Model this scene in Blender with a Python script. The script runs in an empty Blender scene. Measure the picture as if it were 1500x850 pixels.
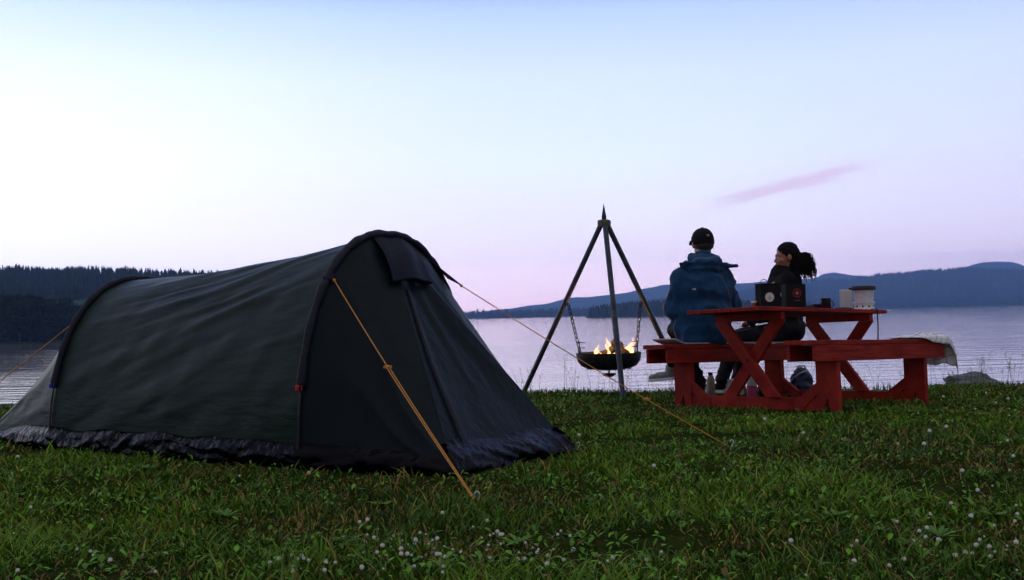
import bpy, bmesh, math, random
import numpy as np
from mathutils import Vector, Matrix, noise, Euler
R = math.radians
rnd = random.Random(7)
rng = np.random.default_rng(11)
scene = bpy.context.scene
COL = scene.collection

# ------------------------------------------------------------------ camera
F = 1450.0; CZ = 0.70
PITCH = math.atan(37.8 / F); ROLL = R(-1.4)
cam_rot = Matrix.Rotation(R(90) + PITCH, 3, 'X') @ Matrix.Rotation(ROLL, 3, 'Z')
CAM = Vector((0, 0, CZ))
cd = bpy.data.cameras.new('camera'); cam = bpy.data.objects.new('camera', cd); COL.objects.link(cam)
cam.location = CAM; cam.rotation_euler = cam_rot.to_euler()
cd.sensor_width = 36; cd.lens = 36 * F / 1500; cd.clip_start = 0.05; cd.clip_end = 20000
scene.camera = cam

def ray(px, py):
    return cam_rot @ Vector(((px - 750) / F, -(py - 425) / F, -1))
def at(px, py, Y):
    d = ray(px, py); return CAM + d * (Y / d.y)
def proj(p):
    q = cam_rot.transposed() @ (Vector(p) - CAM)
    return 750 + F * q.x / -q.z, 425 - F * q.y / -q.z

WATER = CZ - 3.0
def edge(x):
    return 10.02 + .22 * math.sin(x * 1.1 + .6) + .12 * math.sin(x * 3.1) - (.25 if x > 3 else 0)
def gz(x, y):
    z = CZ - .64 - .015 * y + .012 * math.sin(x * 1.3 + y * .7) * math.cos(y * 1.1 - x * .4) + .006 * math.sin(x * 4 + 1) * math.sin(y * 3.3)
    t = y - edge(x)
    if t > -.4:
        t += .4
        z -= min(4.0, .18 * t * t + .35 * max(0, t - .5))
    return z
def ground(px, py):
    d = ray(px, py); t = 3.0
    for _ in range(40):
        p = CAM + d * t
        t = (gz(p.x, p.y) - CZ) / d.z
    return CAM + d * t

# ------------------------------------------------------------------ mesh helpers
class MB:
    def __init__(s): s.v = []; s.f = []; s.m = []; s.mi = 0
    def add(s, vs, fs):
        o = len(s.v); s.v += [tuple(v) for v in vs]
        s.f += [tuple(i + o for i in f) for f in fs]; s.m += [s.mi] * len(fs); return s
    def box(s, c, d, M=None):
        c = Vector(c); h = Vector(d) / 2
        vs = [Vector((c.x + a * h.x, c.y + b * h.y, c.z + e * h.z)) for a in (-1, 1) for b in (-1, 1) for e in (-1, 1)]
        if M is not None: vs = [M @ v for v in vs]
        return s.add(vs, [(0, 1, 3, 2), (4, 6, 7, 5), (0, 4, 5, 1), (2, 3, 7, 6), (0, 2, 6, 4), (1, 5, 7, 3)])
    def bbox(s, c, d, b=.004, M=None):          # box with chamfered edges
        bm = bmesh.new(); bmesh.ops.create_cube(bm, size=1)
        for v in bm.verts: v.co = Vector((v.co.x * d[0], v.co.y * d[1], v.co.z * d[2]))
        bmesh.ops.bevel(bm, geom=bm.edges[:], offset=b, segments=1, affect='EDGES', profile=.5)
        vs = [v.co + Vector(c) for v in bm.verts]
        if M is not None: vs = [M @ v for v in vs]
        fs = [[v.index for v in f.verts] for f in bm.faces]; bm.free(); return s.add(vs, fs)
    def prism(s, poly, axis, a0, a1):           # poly in the two other axes (x: y,z | y: x,z | z: x,y)
        n = len(poly); vs = []
        for a in (a0, a1):
            for p in poly:
                vs.append({'x': (a, p[0], p[1]), 'y': (p[0], a, p[1]), 'z': (p[0], p[1], a)}[axis])
        fs = [tuple(range(n - 1, -1, -1)), tuple(range(n, 2 * n))] + [(i, (i + 1) % n, n + (i + 1) % n, n + i) for i in range(n)]
        return s.add(vs, fs)
    def tube(s, pts, rs, n=8, cap=True, closed=False, flat=1.0):
        pts = [Vector(p) for p in pts]; k = len(pts)
        if not hasattr(rs, '__len__'): rs = [rs] * k
        o = len(s.v); vs = []; up = None
        for i, p in enumerate(pts):
            if closed: t = pts[(i + 1) % k] - pts[i - 1]
            else: t = pts[min(i + 1, k - 1)] - pts[max(i - 1, 0)]
            if t.length < 1e-9: t = Vector((0, 0, 1))
            t.normalize()
            if up is None: up = Vector((0, 0, 1)) if abs(t.z) < .9 else Vector((0, 1, 0))
            a = t.cross(up)
            if a.length < 1e-4: a = t.orthogonal()
            a.normalize(); b = a.cross(t).normalized(); up = b
            for j in range(n):
                an = 2 * math.pi * j / n
                vs.append(p + a * math.cos(an) * rs[i] + b * math.sin(an) * rs[i] * flat)
        fs = []
        for i in range(k if closed else k - 1):
            i2 = (i + 1) % k
            for j in range(n):
                fs.append((i * n + j, i * n + (j + 1) % n, i2 * n + (j + 1) % n, i2 * n + j))
        if cap and not closed: fs += [tuple(range(n - 1, -1, -1)), tuple(range((k - 1) * n, k * n))]
        return s.add(vs, fs)
    def lathe(s, prof, n=28, c=(0, 0, 0)):
        c = Vector(c); vs = []; fs = []; k = len(prof)
        for r, z in prof:
            for j in range(n):
                an = 2 * math.pi * j / n; vs.append(c + Vector((r * math.cos(an), r * math.sin(an), z)))
        for i in range(k - 1):
            for j in range(n): fs.append((i * n + j, i * n + (j + 1) % n, (i + 1) * n + (j + 1) % n, (i + 1) * n + j))
        if prof[0][0] > 1e-5: fs.append(tuple(range(n - 1, -1, -1)))
        if prof[-1][0] > 1e-5: fs.append(tuple(range((k - 1) * n, k * n)))
        return s.add(vs, fs)
    def ell(s, c, r, M=None, n=14, m=10):
        c = Vector(c); vs = []
        for i in range(m + 1):
            th = math.pi * i / m
            for j in range(n):
                ph = 2 * math.pi * j / n
                v = Vector((r[0] * math.sin(th) * math.cos(ph), r[1] * math.sin(th) * math.sin(ph), r[2] * math.cos(th)))
                if M is not None: v = M @ v
                vs.append(c + v)
        fs = [(i * n + j, (i + 1) * n + j, (i + 1) * n + (j + 1) % n, i * n + (j + 1) % n) for i in range(m) for j in range(n)]
        return s.add(vs, fs)
    def cap(s, a, b, ra, rb, n=12, flat=1.0):   # tapered capsule
        a = Vector(a); b = Vector(b); s.tube([a, a.lerp(b, .5), b], [ra, (ra + rb) / 2, rb], n, flat=flat)
        s.ell(a, (ra, ra, ra), n=n, m=8); s.ell(b, (rb, rb, rb), n=n, m=8); return s
    def grid(s, P, wrap=False):
        k = len(P); n = len(P[0]); vs = [p for row in P for p in row]
        fs = [(i * n + j, i * n + (j + 1) % n, (i + 1) * n + (j + 1) % n, (i + 1) * n + j) for i in range(k - 1) for j in range(n if wrap else n - 1)]
        return s.add(vs, fs)

def setp(o, label=None, cat=None, group=None, kind=None):
    if label: o['label'] = label
    if cat: o['category'] = cat
    if group: o['group'] = group
    if kind: o['kind'] = kind
    return o
def thing(name, label, cat, loc=(0, 0, 0), rot=None, group=None):
    o = bpy.data.objects.new(name, None); COL.objects.link(o); o.empty_display_size = .1
    o.location = loc
    if rot is not None: o.rotation_euler = rot
    return setp(o, label, cat, group)
def root_matrix(o):
    M = Matrix.LocRotScale(o.location, o.rotation_euler, o.scale)
    return M if o.parent is None else root_matrix(o.parent) @ M
def obj(name, mb, mats, parent=None, smooth=False, world=False, auto=None):
    me = bpy.data.meshes.new(name)
    vs = mb.v
    if world and parent is not None:
        Mi = root_matrix(parent).inverted(); vs = [tuple(Mi @ Vector(v)) for v in vs]
    me.from_pydata(vs, [], mb.f)
    if not isinstance(mats, (list, tuple)): mats = [mats]
    for m in mats: me.materials.append(m)
    if len(mats) > 1: me.polygons.foreach_set('material_index', mb.m)
    bm = bmesh.new(); bm.from_mesh(me); bmesh.ops.remove_doubles(bm, verts=bm.verts, dist=1e-5)
    bmesh.ops.recalc_face_normals(bm, faces=bm.faces); bm.to_mesh(me); bm.free()
    if smooth:
        me.polygons.foreach_set('use_smooth', [True] * len(me.polygons))
        if auto is not None: me.set_sharp_from_angle(angle=R(auto))
    me.update()
    o = bpy.data.objects.new(name, me); COL.objects.link(o)
    if parent is not None: o.parent = parent
    return o
def remesh(mb, voxel=.01, smooth=4, wr=None):
    """union of closed solids as ONE continuous skin; wr = [(amp, freq vector, ridged)] cloth folds"""
    me = bpy.data.meshes.new('tmp'); me.from_pydata(mb.v, [], mb.f)
    bm = bmesh.new(); bm.from_mesh(me); bmesh.ops.remove_doubles(bm, verts=bm.verts, dist=1e-6)
    bmesh.ops.recalc_face_normals(bm, faces=bm.faces); bm.to_mesh(me); bm.free()
    o = bpy.data.objects.new('tmp', me); COL.objects.link(o)
    md = o.modifiers.new('r', 'REMESH'); md.mode = 'VOXEL'; md.voxel_size = voxel
    ms = o.modifiers.new('s', 'SMOOTH'); ms.factor = .5; ms.iterations = smooth
    dg = bpy.context.evaluated_depsgraph_get(); dg.update()
    m2 = bpy.data.meshes.new_from_object(o.evaluated_get(dg))
    bpy.data.objects.remove(o); bpy.data.meshes.remove(me)
    out = MB()
    if wr:
        nn = [v.normal.copy() for v in m2.vertices]
        for v, n in zip(m2.vertices, nn):
            d = 0
            for amp, fr, ridged in wr:
                q = noise.noise(Vector((v.co.x * fr[0], v.co.y * fr[1], v.co.z * fr[2])) + Vector((amp * 900, 3.1, 0)))
                d += amp * ((1 - 2 * abs(q)) * 2 - 1 if ridged else q)
            v.co += n * d
    out.v = [tuple(v.co) for v in m2.vertices]; out.f = [tuple(p.vertices) for p in m2.polygons]; out.m = [0] * len(out.f)
    bpy.data.meshes.remove(m2); return out

# ------------------------------------------------------------------ materials
def mat(name, color, rough=.6, metal=0, spec=.5, var=0, vscale=8, bump=0, bscale=40, bdist=.01, stretch=(1, 1, 1), emit=None, es=0,
        color2=None, sheen=0, trans=0, attr=None, coat=0, detail=6):
    m = bpy.data.materials.new(name); m.use_nodes = True; nt = m.node_tree; N = nt.nodes; L = nt.links
    b = N['Principled BSDF']
    b.inputs['Roughness'].default_value = rough; b.inputs['Metallic'].default_value = metal
    b.inputs['Specular IOR Level'].default_value = spec
    b.inputs['Base Color'].default_value = (*color, 1)
    if sheen: b.inputs['Sheen Weight'].default_value = sheen
    if coat: b.inputs['Coat Weight'].default_value = coat
    if trans: b.inputs['Transmission Weight'].default_value = trans
    if emit: b.inputs['Emission Color'].default_value = (*emit, 1); b.inputs['Emission Strength'].default_value = es
    if var or bump or color2:
        tc = N.new('ShaderNodeTexCoord'); mp = N.new('ShaderNodeMapping'); mp.inputs['Scale'].default_value = stretch
        L.new(tc.outputs['Object'], mp.inputs['Vector'])
    if attr:
        a = N.new('ShaderNodeAttribute'); a.attribute_name = attr; L.new(a.outputs['Color'], b.inputs['Base Color'])
    elif var or color2:
        nz = N.new('ShaderNodeTexNoise'); nz.inputs['Scale'].default_value = vscale; nz.inputs['Detail'].default_value = detail; nz.inputs['Roughness'].default_value = .65
        L.new(mp.outputs[0], nz.inputs['Vector'])
        rp = N.new('ShaderNodeValToRGB'); L.new(nz.outputs['Fac'], rp.inputs[0])
        c2 = color2 or tuple(c * (1 + var) for c in color); c1 = color if color2 else tuple(c * (1 - var) for c in color)
        rp.color_ramp.elements[0].position = .36; rp.color_ramp.elements[1].position = .64
        rp.color_ramp.elements[0].color = (*c1, 1); rp.color_ramp.elements[1].color = (*c2, 1)
        L.new(rp.outputs[0], b.inputs['Base Color'])
    if bump:
        n2 = N.new('ShaderNodeTexNoise'); n2.inputs['Scale'].default_value = bscale; n2.inputs['Detail'].default_value = 5
        L.new(mp.outputs[0], n2.inputs['Vector'])
        bp = N.new('ShaderNodeBump'); bp.inputs['Strength'].default_value = bump; bp.inputs['Distance'].default_value = bdist
        L.new(n2.outputs['Fac'], bp.inputs['Height']); L.new(bp.outputs[0], b.inputs['Normal'])
    return m

M = {}
M['fly'] = mat('tent_fabric_green', (.0062, .0200, .0118), .44, spec=.18, var=.3, vscale=4, bump=.42, bscale=11, bdist=.014, stretch=(.45, .45, 2.0))
M['door'] = mat('tent_fabric_dark', (.0042, .0110, .0150), .48, spec=.14, var=.2, vscale=4, bump=.6, bscale=12, bdist=.012, stretch=(1.6, 1.6, .4))
M['sleeve'] = mat('sleeve_navy', (.008, .009, .022), .6, spec=.3, var=.3, vscale=30, bump=.5, bscale=60)
M['hood'] = mat('hood_navy', (.006, .008, .022), .6, spec=.15, var=.2, vscale=12, bump=.4, bscale=40)
M['plastic'] = mat('black_plastic', (.0012, .0014, .004), .15, spec=.10, var=.3, vscale=14, bump=.5, bscale=30, bdist=.02)
M['orange'] = mat('orange_cord', (.60, .25, .03), .6, var=.3, vscale=120, stretch=(1, 1, 1))
M['red_plastic'] = mat('red_buckle', (.45, .02, .02), .4)
M['blue_plastic'] = mat('blue_buckle', (.02, .04, .45), .4)
M['alu'] = mat('aluminium', (.82, .86, .94), .28, metal=.12, var=.12, vscale=60, bump=.1, bscale=150, bdist=.001)
M['darkpole'] = mat('pole_dark', (.03, .03, .04), .35, metal=.6)
M['redwood'] = mat('red_painted_wood', (.22, .009, .006), .65, spec=.2, color2=(.42, .034, .014), vscale=5, bump=.5, bscale=22, bdist=.004, stretch=(1, 1, 1))
M['redgrain'] = mat('red_painted_plank', (.19, .008, .006), .65, spec=.2, color2=(.40, .032, .013), vscale=4, bump=.5, bscale=12, bdist=.004, stretch=(1, 9, 9))
M['iron'] = mat('blackened_iron', (.022, .022, .026), .55, metal=.4, var=.4, vscale=20, bump=.4, bscale=60, bdist=.003)
M['galv'] = mat('steel_leg', (.06, .068, .09), .38, metal=.8, var=.3, vscale=14, bump=.2, bscale=60, bdist=.002)
M['headblock'] = mat('weathered_block', (.14, .15, .06), .7, color2=(.06, .07, .03), vscale=30, bump=.6, bscale=50)
M['char'] = mat('charred_wood', (.012, .010, .009), .85, color2=(.05, .035, .025), vscale=25, bump=1, bscale=50, bdist=.01)
M['ember'] = mat('ember', (.1, .02, .01), .9, emit=(1, .22, .03), es=4)
M['jacket'] = mat('blue_jacket', (.007, .040, .105), .75, spec=.12, color2=(.012, .062, .155), vscale=7, bump=.4, bscale=70, bdist=.004, sheen=.15)
M['blackcloth'] = mat('black_cloth', (.008, .008, .011), .85, spec=.2, bump=.5, bscale=50, bdist=.004)
M['trouser'] = mat('dark_trousers', (.010, .010, .014), .85, spec=.2, bump=.5, bscale=40, bdist=.004)
M['skin_m'] = mat('skin_light', (.36, .17, .115), .5, var=.1, vscale=20)
M['skin_w'] = mat('skin_brown', (.40, .17, .11), .5, var=.08, vscale=20)
M['hair'] = mat('black_hair', (.006, .0045, .004), .7, spec=.15, bump=1, bscale=120, bdist=.004)
M['shorthair'] = mat('short_brown_hair', (.03, .018, .012), .7, bump=1, bscale=200, bdist=.003)
M['lips'] = mat('lips', (.28, .07, .06), .4)
M['eye'] = mat('eye', (.6, .58, .55), .2)
M['shoe'] = mat('grey_shoe', (.22, .23, .24), .7, var=.3, vscale=30, bump=.4, bscale=80)
M['sole'] = mat('white_sole', (.72, .72, .74), .6)
M['blackbox'] = mat('black_enamel', (.006, .006, .008), .6, spec=.2, var=.3, vscale=12)
M['white'] = mat('white_print', (.78, .78, .74), .6)
M['grey'] = mat('grey_print', (.25, .25, .24), .6)
M['redprint'] = mat('red_print', (.35, .02, .03), .6)
M['card'] = mat('white_card', (.70, .71, .72), .75, var=.05, vscale=10)
M['mug'] = mat('black_mug', (.010, .011, .016), .3)
M['lid'] = mat('dark_lid', (.012, .008, .009), .5, var=.5, vscale=30)
M['jam'] = mat('jam', (.22, .03, .025), .3)
M['pinkliq'] = mat('pink_liquid', (.75, .10, .28), .3)
M['clearp'] = mat('cloudy_plastic', (.62, .66, .72), .3, var=.08, vscale=20)
M['beige'] = mat('beige_plastic', (.30, .26, .20), .5, var=.15, vscale=20)
M['bluebag'] = mat('navy_bag', (.02, .03, .09), .6, var=.4, vscale=14, bump=.6, bscale=30)
M['pad'] = mat('pale_mat', (.55, .56, .60), .8, var=.12, vscale=16, bump=.4, bscale=40)
M['rock'] = mat('grey_rock', (.05, .065, .065), .85, color2=(.17, .19, .18), vscale=9, bump=.9, bscale=14, bdist=.03)
M['soil'] = mat('soil', (.012, .026, .004), 1, spec=0, color2=(.040, .050, .012), vscale=7, bump=.9, bscale=40, bdist=.03)
M['blade'] = mat('grass_blades', (.05, .1, .02), .6, spec=.25, attr='tint')
M['stalk'] = mat('dry_stalks', (.12, .11, .06), .8, var=.3, vscale=5)
M['stem'] = mat('green_stem', (.06, .11, .03), .7)
M['petal'] = mat('clover_white', (.88, .86, .80), .8, var=.06, vscale=300)
M['spruce'] = mat('spruce_needles', (.010, .018, .010), .95, spec=.05, color2=(.026, .040, .020), vscale=.25)
M['leafcrown'] = mat('broadleaf_crown', (.014, .026, .012), .95, spec=.05, color2=(.035, .052, .020), vscale=1.2)
M['bark'] = mat('bark', (.06, .05, .04), .9, var=.3, vscale=4)
M['hill'] = mat('forest_floor', (.012, .020, .012), .98, spec=.02, color2=(.036, .054, .028), vscale=.02, bump=.6, bscale=.12, bdist=3)
M['meadow'] = mat('meadow', (.030, .065, .035), .95, spec=.05, color2=(.045, .085, .040), vscale=.05)

def cloth_material():       # pale blue-white check
    m = mat('checked_cloth', (.85, .87, .92), .85, bump=.5, bscale=60, bdist=.004); nt = m.node_tree; N = nt.nodes; L = nt.links
    uv = N.new('ShaderNodeUVMap'); sp = N.new('ShaderNodeSeparateXYZ'); L.new(uv.outputs[0], sp.inputs[0]); f = []
    for k in (0, 1):
        a = N.new('ShaderNodeMath'); a.operation = 'FRACT'; mu = N.new('ShaderNodeMath'); mu.operation = 'MULTIPLY'; mu.inputs[1].default_value = 7
        L.new(sp.outputs[k], mu.inputs[0]); L.new(mu.outputs[0], a.inputs[0])
        c = N.new('ShaderNodeMath'); c.operation = 'LESS_THAN'; c.inputs[1].default_value = .12; L.new(a.outputs[0], c.inputs[0]); f.append(c)
    mx = N.new('ShaderNodeMath'); mx.operation = 'MAXIMUM'; L.new(f[0].outputs[0], mx.inputs[0]); L.new(f[1].outputs[0], mx.inputs[1])
    mc = N.new('ShaderNodeMix'); mc.data_type = 'RGBA'; L.new(mx.outputs[0], mc.inputs[0])
    mc.inputs[6].default_value = (.90, .92, .96, 1); mc.inputs[7].default_value = (.45, .52, .68, 1)
    L.new(mc.outputs[2], N['Principled BSDF'].inputs['Base Color']); return m
M['cloth'] = cloth_material()

def water_material():
    m = bpy.data.materials.new('lake_water'); m.use_nodes = True; nt = m.node_tree; N = nt.nodes; L = nt.links
    b = N['Principled BSDF']; b.inputs['Base Color'].default_value = (.17, .145, .175, 1); b.inputs['Roughness'].default_value = .06
    b.inputs['IOR'].default_value = 1.55; b.inputs['Specular IOR Level'].default_value = .5
    tc = N.new('ShaderNodeTexCoord')
    def nz(sc, scale, rot=0, det=3):
        mp = N.new('ShaderNodeMapping'); mp.inputs['Scale'].default_value = sc; mp.inputs['Rotation'].default_value = (0, 0, rot)
        L.new(tc.outputs['Object'], mp.inputs['Vector']); n = N.new('ShaderNodeTexNoise'); n.inputs['Scale'].default_value = scale; n.inputs['Detail'].default_value = det
        L.new(mp.outputs[0], n.inputs['Vector']); return n
    a = nz((.05, 1, 1), .95, R(1), 2); c = nz((.22, 1, 1), 3.0, R(-3), 2); d = nz((1, 1, 1), .02, 0, 2)
    m1 = N.new('ShaderNodeMath'); m1.operation = 'MULTIPLY_ADD'; m1.inputs[1].default_value = .10
    L.new(c.outputs['Fac'], m1.inputs[0]); L.new(a.outputs['Fac'], m1.inputs[2])
    rp = N.new('ShaderNodeMapRange'); rp.inputs['From Min'].default_value = .35; rp.inputs['From Max'].default_value = .65; rp.inputs['To Min'].default_value = .35; rp.inputs['To Max'].default_value = 1
    L.new(d.outputs['Fac'], rp.inputs['Value'])
    mm = N.new('ShaderNodeMath'); mm.operation = 'MULTIPLY'; L.new(m1.outputs[0], mm.inputs[0]); L.new(rp.outputs[0], mm.inputs[1])
    bp = N.new('ShaderNodeBump'); bp.inputs['Strength'].default_value = 1; bp.inputs['Distance'].default_value = .085
    sy = N.new('ShaderNodeSeparateXYZ'); L.new(tc.outputs['Object'], sy.inputs[0]); fr = N.new('ShaderNodeMapRange'); fr.inputs['From Min'].default_value = 40; fr.inputs['From Max'].default_value = 400
    fr.inputs['To Min'].default_value = 1; fr.inputs['To Max'].default_value = .75; L.new(sy.outputs[1], fr.inputs['Value']); L.new(fr.outputs[0], bp.inputs['Strength'])
    L.new(mm.outputs[0], bp.inputs['Height']); L.new(bp.outputs[0], b.inputs['Normal']); return m
M['water'] = water_material()

def flame_material():
    m = bpy.data.materials.new('flame'); m.use_nodes = True; nt = m.node_tree; N = nt.nodes; L = nt.links; N.clear()
    out = N.new('ShaderNodeOutputMaterial'); em = N.new('ShaderNodeEmission'); tr = N.new('ShaderNodeBsdfTransparent'); mx = N.new('ShaderNodeMixShader')
    tc = N.new('ShaderNodeTexCoord'); sp = N.new('ShaderNodeSeparateXYZ'); L.new(tc.outputs['Generated'], sp.inputs[0])
    rp = N.new('ShaderNodeValToRGB'); L.new(sp.outputs[2], rp.inputs[0]); e = rp.color_ramp.elements
    e[0].color = (1, .62, .22, 1); e[1].color = (1, .34, .20, 1); e[0].position = .1; e[1].position = .95
    L.new(rp.outputs[0], em.inputs['Color']); em.inputs['Strength'].default_value = 3.0
    lw = N.new('ShaderNodeLayerWeight'); lw.inputs['Blend'].default_value = .55
    ad = N.new('ShaderNodeMath'); ad.operation = 'MULTIPLY_ADD'; ad.inputs[1].default_value = .45; ad.use_clamp = True
    L.new(sp.outputs[2], ad.inputs[0]); L.new(lw.outputs['Facing'], ad.inputs[2])
    L.new(ad.outputs[0], mx.inputs[0]); L.new(em.outputs[0], mx.inputs[1]); L.new(tr.outputs[0], mx.inputs[2]); L.new(mx.outputs[0], out.inputs[0]); return m
M['flame'] = flame_material()

# ------------------------------------------------------------------ world: twilight sky
def build_world():
    w = bpy.data.worlds.new('World'); scene.world = w; w.use_nodes = True; nt = w.node_tree; N = nt.nodes; L = nt.links; N.clear()
    out = N.new('ShaderNodeOutputWorld')
    def math_(op, a, b=None, c=None, clamp=False):
        n = N.new('ShaderNodeMath'); n.operation = op; n.use_clamp = clamp
        for i, x in enumerate((a, b, c)):
            if x is None: continue
            if isinstance(x, (int, float)): n.inputs[i].default_value = x
            else: L.new(x, n.inputs[i])
        return n.outputs[0]
    def mix(f, a, b, mode='MIX'):
        n = N.new('ShaderNodeMix'); n.data_type = 'RGBA'; n.blend_type = mode
        if isinstance(f, (int, float)): n.inputs[0].default_value = f
        else: L.new(f, n.inputs[0])
        for i, x in ((6, a), (7, b)):
            if isinstance(x, tuple): n.inputs[i].default_value = (*x, 1)
            else: L.new(x, n.inputs[i])
        return n.outputs[2]
    def ramp(f, stops):
        n = N.new('ShaderNodeValToRGB'); L.new(f, n.inputs[0]); e = n.color_ramp.elements; n.color_ramp.interpolation = 'EASE' if False else 'LINEAR'
        while len(e) < len(stops): e.new(.5)
        for k, (p, c) in enumerate(stops): e[k].position = p; e[k].color = (*c, 1)
        return n.outputs[0]
    def smooth(x, a, b):
        n = N.new('ShaderNodeMapRange'); n.interpolation_type = 'SMOOTHSTEP'; n.inputs['From Min'].default_value = a; n.inputs['From Max'].default_value = b; L.new(x, n.inputs['Value']); return n.outputs[0]
    tc = N.new('ShaderNodeTexCoord'); sp = N.new('ShaderNodeSeparateXYZ'); L.new(tc.outputs['Generated'], sp.inputs[0]); X, Y, Z = sp.outputs
    az = math_('ARCTAN2', X, Y); el = math_('ARCSINE', Z)             # az 0 = straight ahead, negative left
    e01 = math_('MULTIPLY', el, 1 / R(30), clamp=True)                  # 0..30 degrees
    # left (afterglow), centre and right columns: horizon -> 30 degrees
    left = ramp(e01, WL); mid = ramp(e01, WM); right = ramp(e01, WR)
    s1 = smooth(az, R(-32), R(4)); s2 = smooth(az, R(0), R(30))
    c = mix(s2, mix(s1, left, mid), right)
    back = ramp(math_('MULTIPLY', el, 1 / R(90), clamp=True), WB)
    aabs = math_('ABSOLUTE', math_('ADD', az, R(14)))
    c = mix(smooth(aabs, R(38), R(85)), c, back)
    c = mix(smooth(el, R(17), R(50)), c, back)
    # the glow near the horizon is seen through the long path of air in the haze box
    path = math_('MINIMUM', math_('DIVIDE', 270, math_('MAXIMUM', Z, .03)), 5400)
    boost = math_('EXPONENT', math_('MULTIPLY', path, HAZE * AIRK))
    cb = N.new('ShaderNodeVectorMath'); cb.operation = 'SCALE'; L.new(c, cb.inputs[0]); L.new(boost, cb.inputs['Scale']); c = cb.outputs[0]
    # thin pink cloud streak, low on the right
    u = math_('DIVIDE', X, math_('MAXIMUM', Y, .02)); v = math_('DIVIDE', Z, math_('MAXIMUM', Y, .02))
    cx, cy = .287, .127
    sl = .215
    du = math_('SUBTRACT', u, cx); dv = math_('SUBTRACT', math_('SUBTRACT', v, cy), math_('MULTIPLY', du, sl))
    nzv = N.new('ShaderNodeCombineXYZ'); L.new(math_('MULTIPLY', u, 9), nzv.inputs[0]); L.new(math_('MULTIPLY', dv, 60), nzv.inputs[1])
    nz = N.new('ShaderNodeTexNoise'); nz.inputs['Scale'].default_value = 1.5; nz.inputs['Detail'].default_value = 5; L.new(nzv.outputs[0], nz.inputs['Vector'])
    wob = math_('MULTIPLY', math_('SUBTRACT', nz.outputs['Fac'], .5), .020)
    dv2 = math_('ADD', dv, wob)
    g = math_('EXPONENT', math_('MULTIPLY', math_('ADD', math_('POWER', math_('DIVIDE', du, .078), 4), math_('POWER', math_('ABSOLUTE', math_('DIVIDE', dv2, .0072)), 2)), -1))
    front = math_('GREATER_THAN', Y, .1)
    g = math_('MULTIPLY', math_('MULTIPLY', g, front), .45)
    c = mix(g, c, (1.0, .50, .66))
    # faint broad veils
    n3 = N.new('ShaderNodeTexNoise'); mp = N.new('ShaderNodeMapping'); mp.inputs['Scale'].default_value = (1, 1, 5); L.new(tc.outputs['Generated'], mp.inputs[0]); L.new(mp.outputs[0], n3.inputs['Vector']); n3.inputs['Scale'].default_value = 1.6
    c = mix(math_('MULTIPLY', smooth(n3.outputs['Fac'], .45, .75), .07), c, (1.0, .86, .95))
    b1 = N.new('ShaderNodeBackground'); L.new(c, b1.inputs[0]); b1.inputs[1].default_value = SKY_GAIN
    sky = N.new('ShaderNodeTexSky'); sky.sky_type = 'NISHITA'; sky.sun_disc = False; sky.sun_elevation = R(1.0); sky.sun_rotation = R(-48); sky.altitude = 200
    b2 = N.new('ShaderNodeBackground'); L.new(sky.outputs[0], b2.inputs[0]); b2.inputs[1].default_value = NISHITA
    ad = N.new('ShaderNodeAddShader'); L.new(b1.outputs[0], ad.inputs[0]); L.new(b2.outputs[0], ad.inputs[1]); L.new(ad.outputs[0], out.inputs[0])
def lin(*c): return tuple((x / 255 / 12.92 if x / 255 <= .04045 else ((x / 255 + .055) / 1.055) ** 2.4) for x in c)
WL = [(0, lin(255, 238, 240)), (.10, lin(255, 248, 250)), (.30, lin(252, 252, 255)), (.45, lin(232, 242, 255)), (.56, lin(200, 220, 254)), (.64, lin(160, 188, 244)), (1, lin(95, 130, 205))]
WM = [(0, lin(240, 202, 218)), (.08, lin(244, 216, 225)), (.16, lin(234, 225, 236)), (.29, lin(219, 229, 245)), (.45, lin(204, 218, 250)), (.56, lin(180, 201, 248)), (.64, lin(142, 168, 235)), (1, lin(85, 115, 190))]
WR = [(0, lin(210, 184, 204)), (.10, lin(217, 199, 217)), (.18, lin(214, 207, 227)), (.30, lin(206, 211, 237)), (.45, lin(194, 208, 246)), (.56, lin(172, 191, 244)), (.64, lin(140, 165, 232)), (1, lin(80, 108, 185))]
WB = [(0, (.14, .12, .125)), (.25, (.17, .155, .17)), (1, (.52, .51, .50))]
HAZE = 3.5e-4; AIRK = .80
SKY_GAIN = 1.24; NISHITA = .006
build_world()
sl = bpy.data.lights.new('sun', 'SUN'); sl.energy = .12; sl.angle = R(25); sl.color = (1, .82, .78)
so = bpy.data.objects.new('sun', sl); COL.objects.link(so)
so.rotation_euler = Vector((math.sin(R(-48)) * math.cos(R(14)), math.cos(R(-48)) * math.cos(R(14)), math.sin(R(14)))).to_track_quat('Z', 'Y').to_euler()
vs_ = scene.view_settings; vs_.view_transform = 'Standard'; vs_.look = 'None'; vs_.exposure = 0; vs_.gamma = 1; vs_.use_curve_mapping = False
scene.display_settings.display_device = 'sRGB'

# ------------------------------------------------------------------ setting
def fast_mesh(name, V, Fq, mats, attr=None, parent=None, smooth=False):
    me = bpy.data.meshes.new(name); me.vertices.add(len(V)); me.vertices.foreach_set('co', V.astype(np.float32).ravel())
    k = Fq.shape[1]; me.loops.add(Fq.size); me.loops.foreach_set('vertex_index', Fq.astype(np.int32).ravel())
    me.polygons.add(len(Fq)); me.polygons.foreach_set('loop_start', np.arange(0, Fq.size, k, dtype=np.int32))
    me.update(calc_edges=True); me.validate()
    if smooth: me.polygons.foreach_set('use_smooth', np.ones(len(me.polygons), bool))
    me.materials.append(mats)
    if attr is not None:
        a = me.color_attributes.new('tint', 'FLOAT_COLOR', 'POINT'); a.data.foreach_set('color', np.concatenate([attr, np.ones((len(attr), 1))], 1).astype(np.float32).ravel())
    o = bpy.data.objects.new(name, me); COL.objects.link(o)
    if parent: o.parent = parent
    return o

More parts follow.
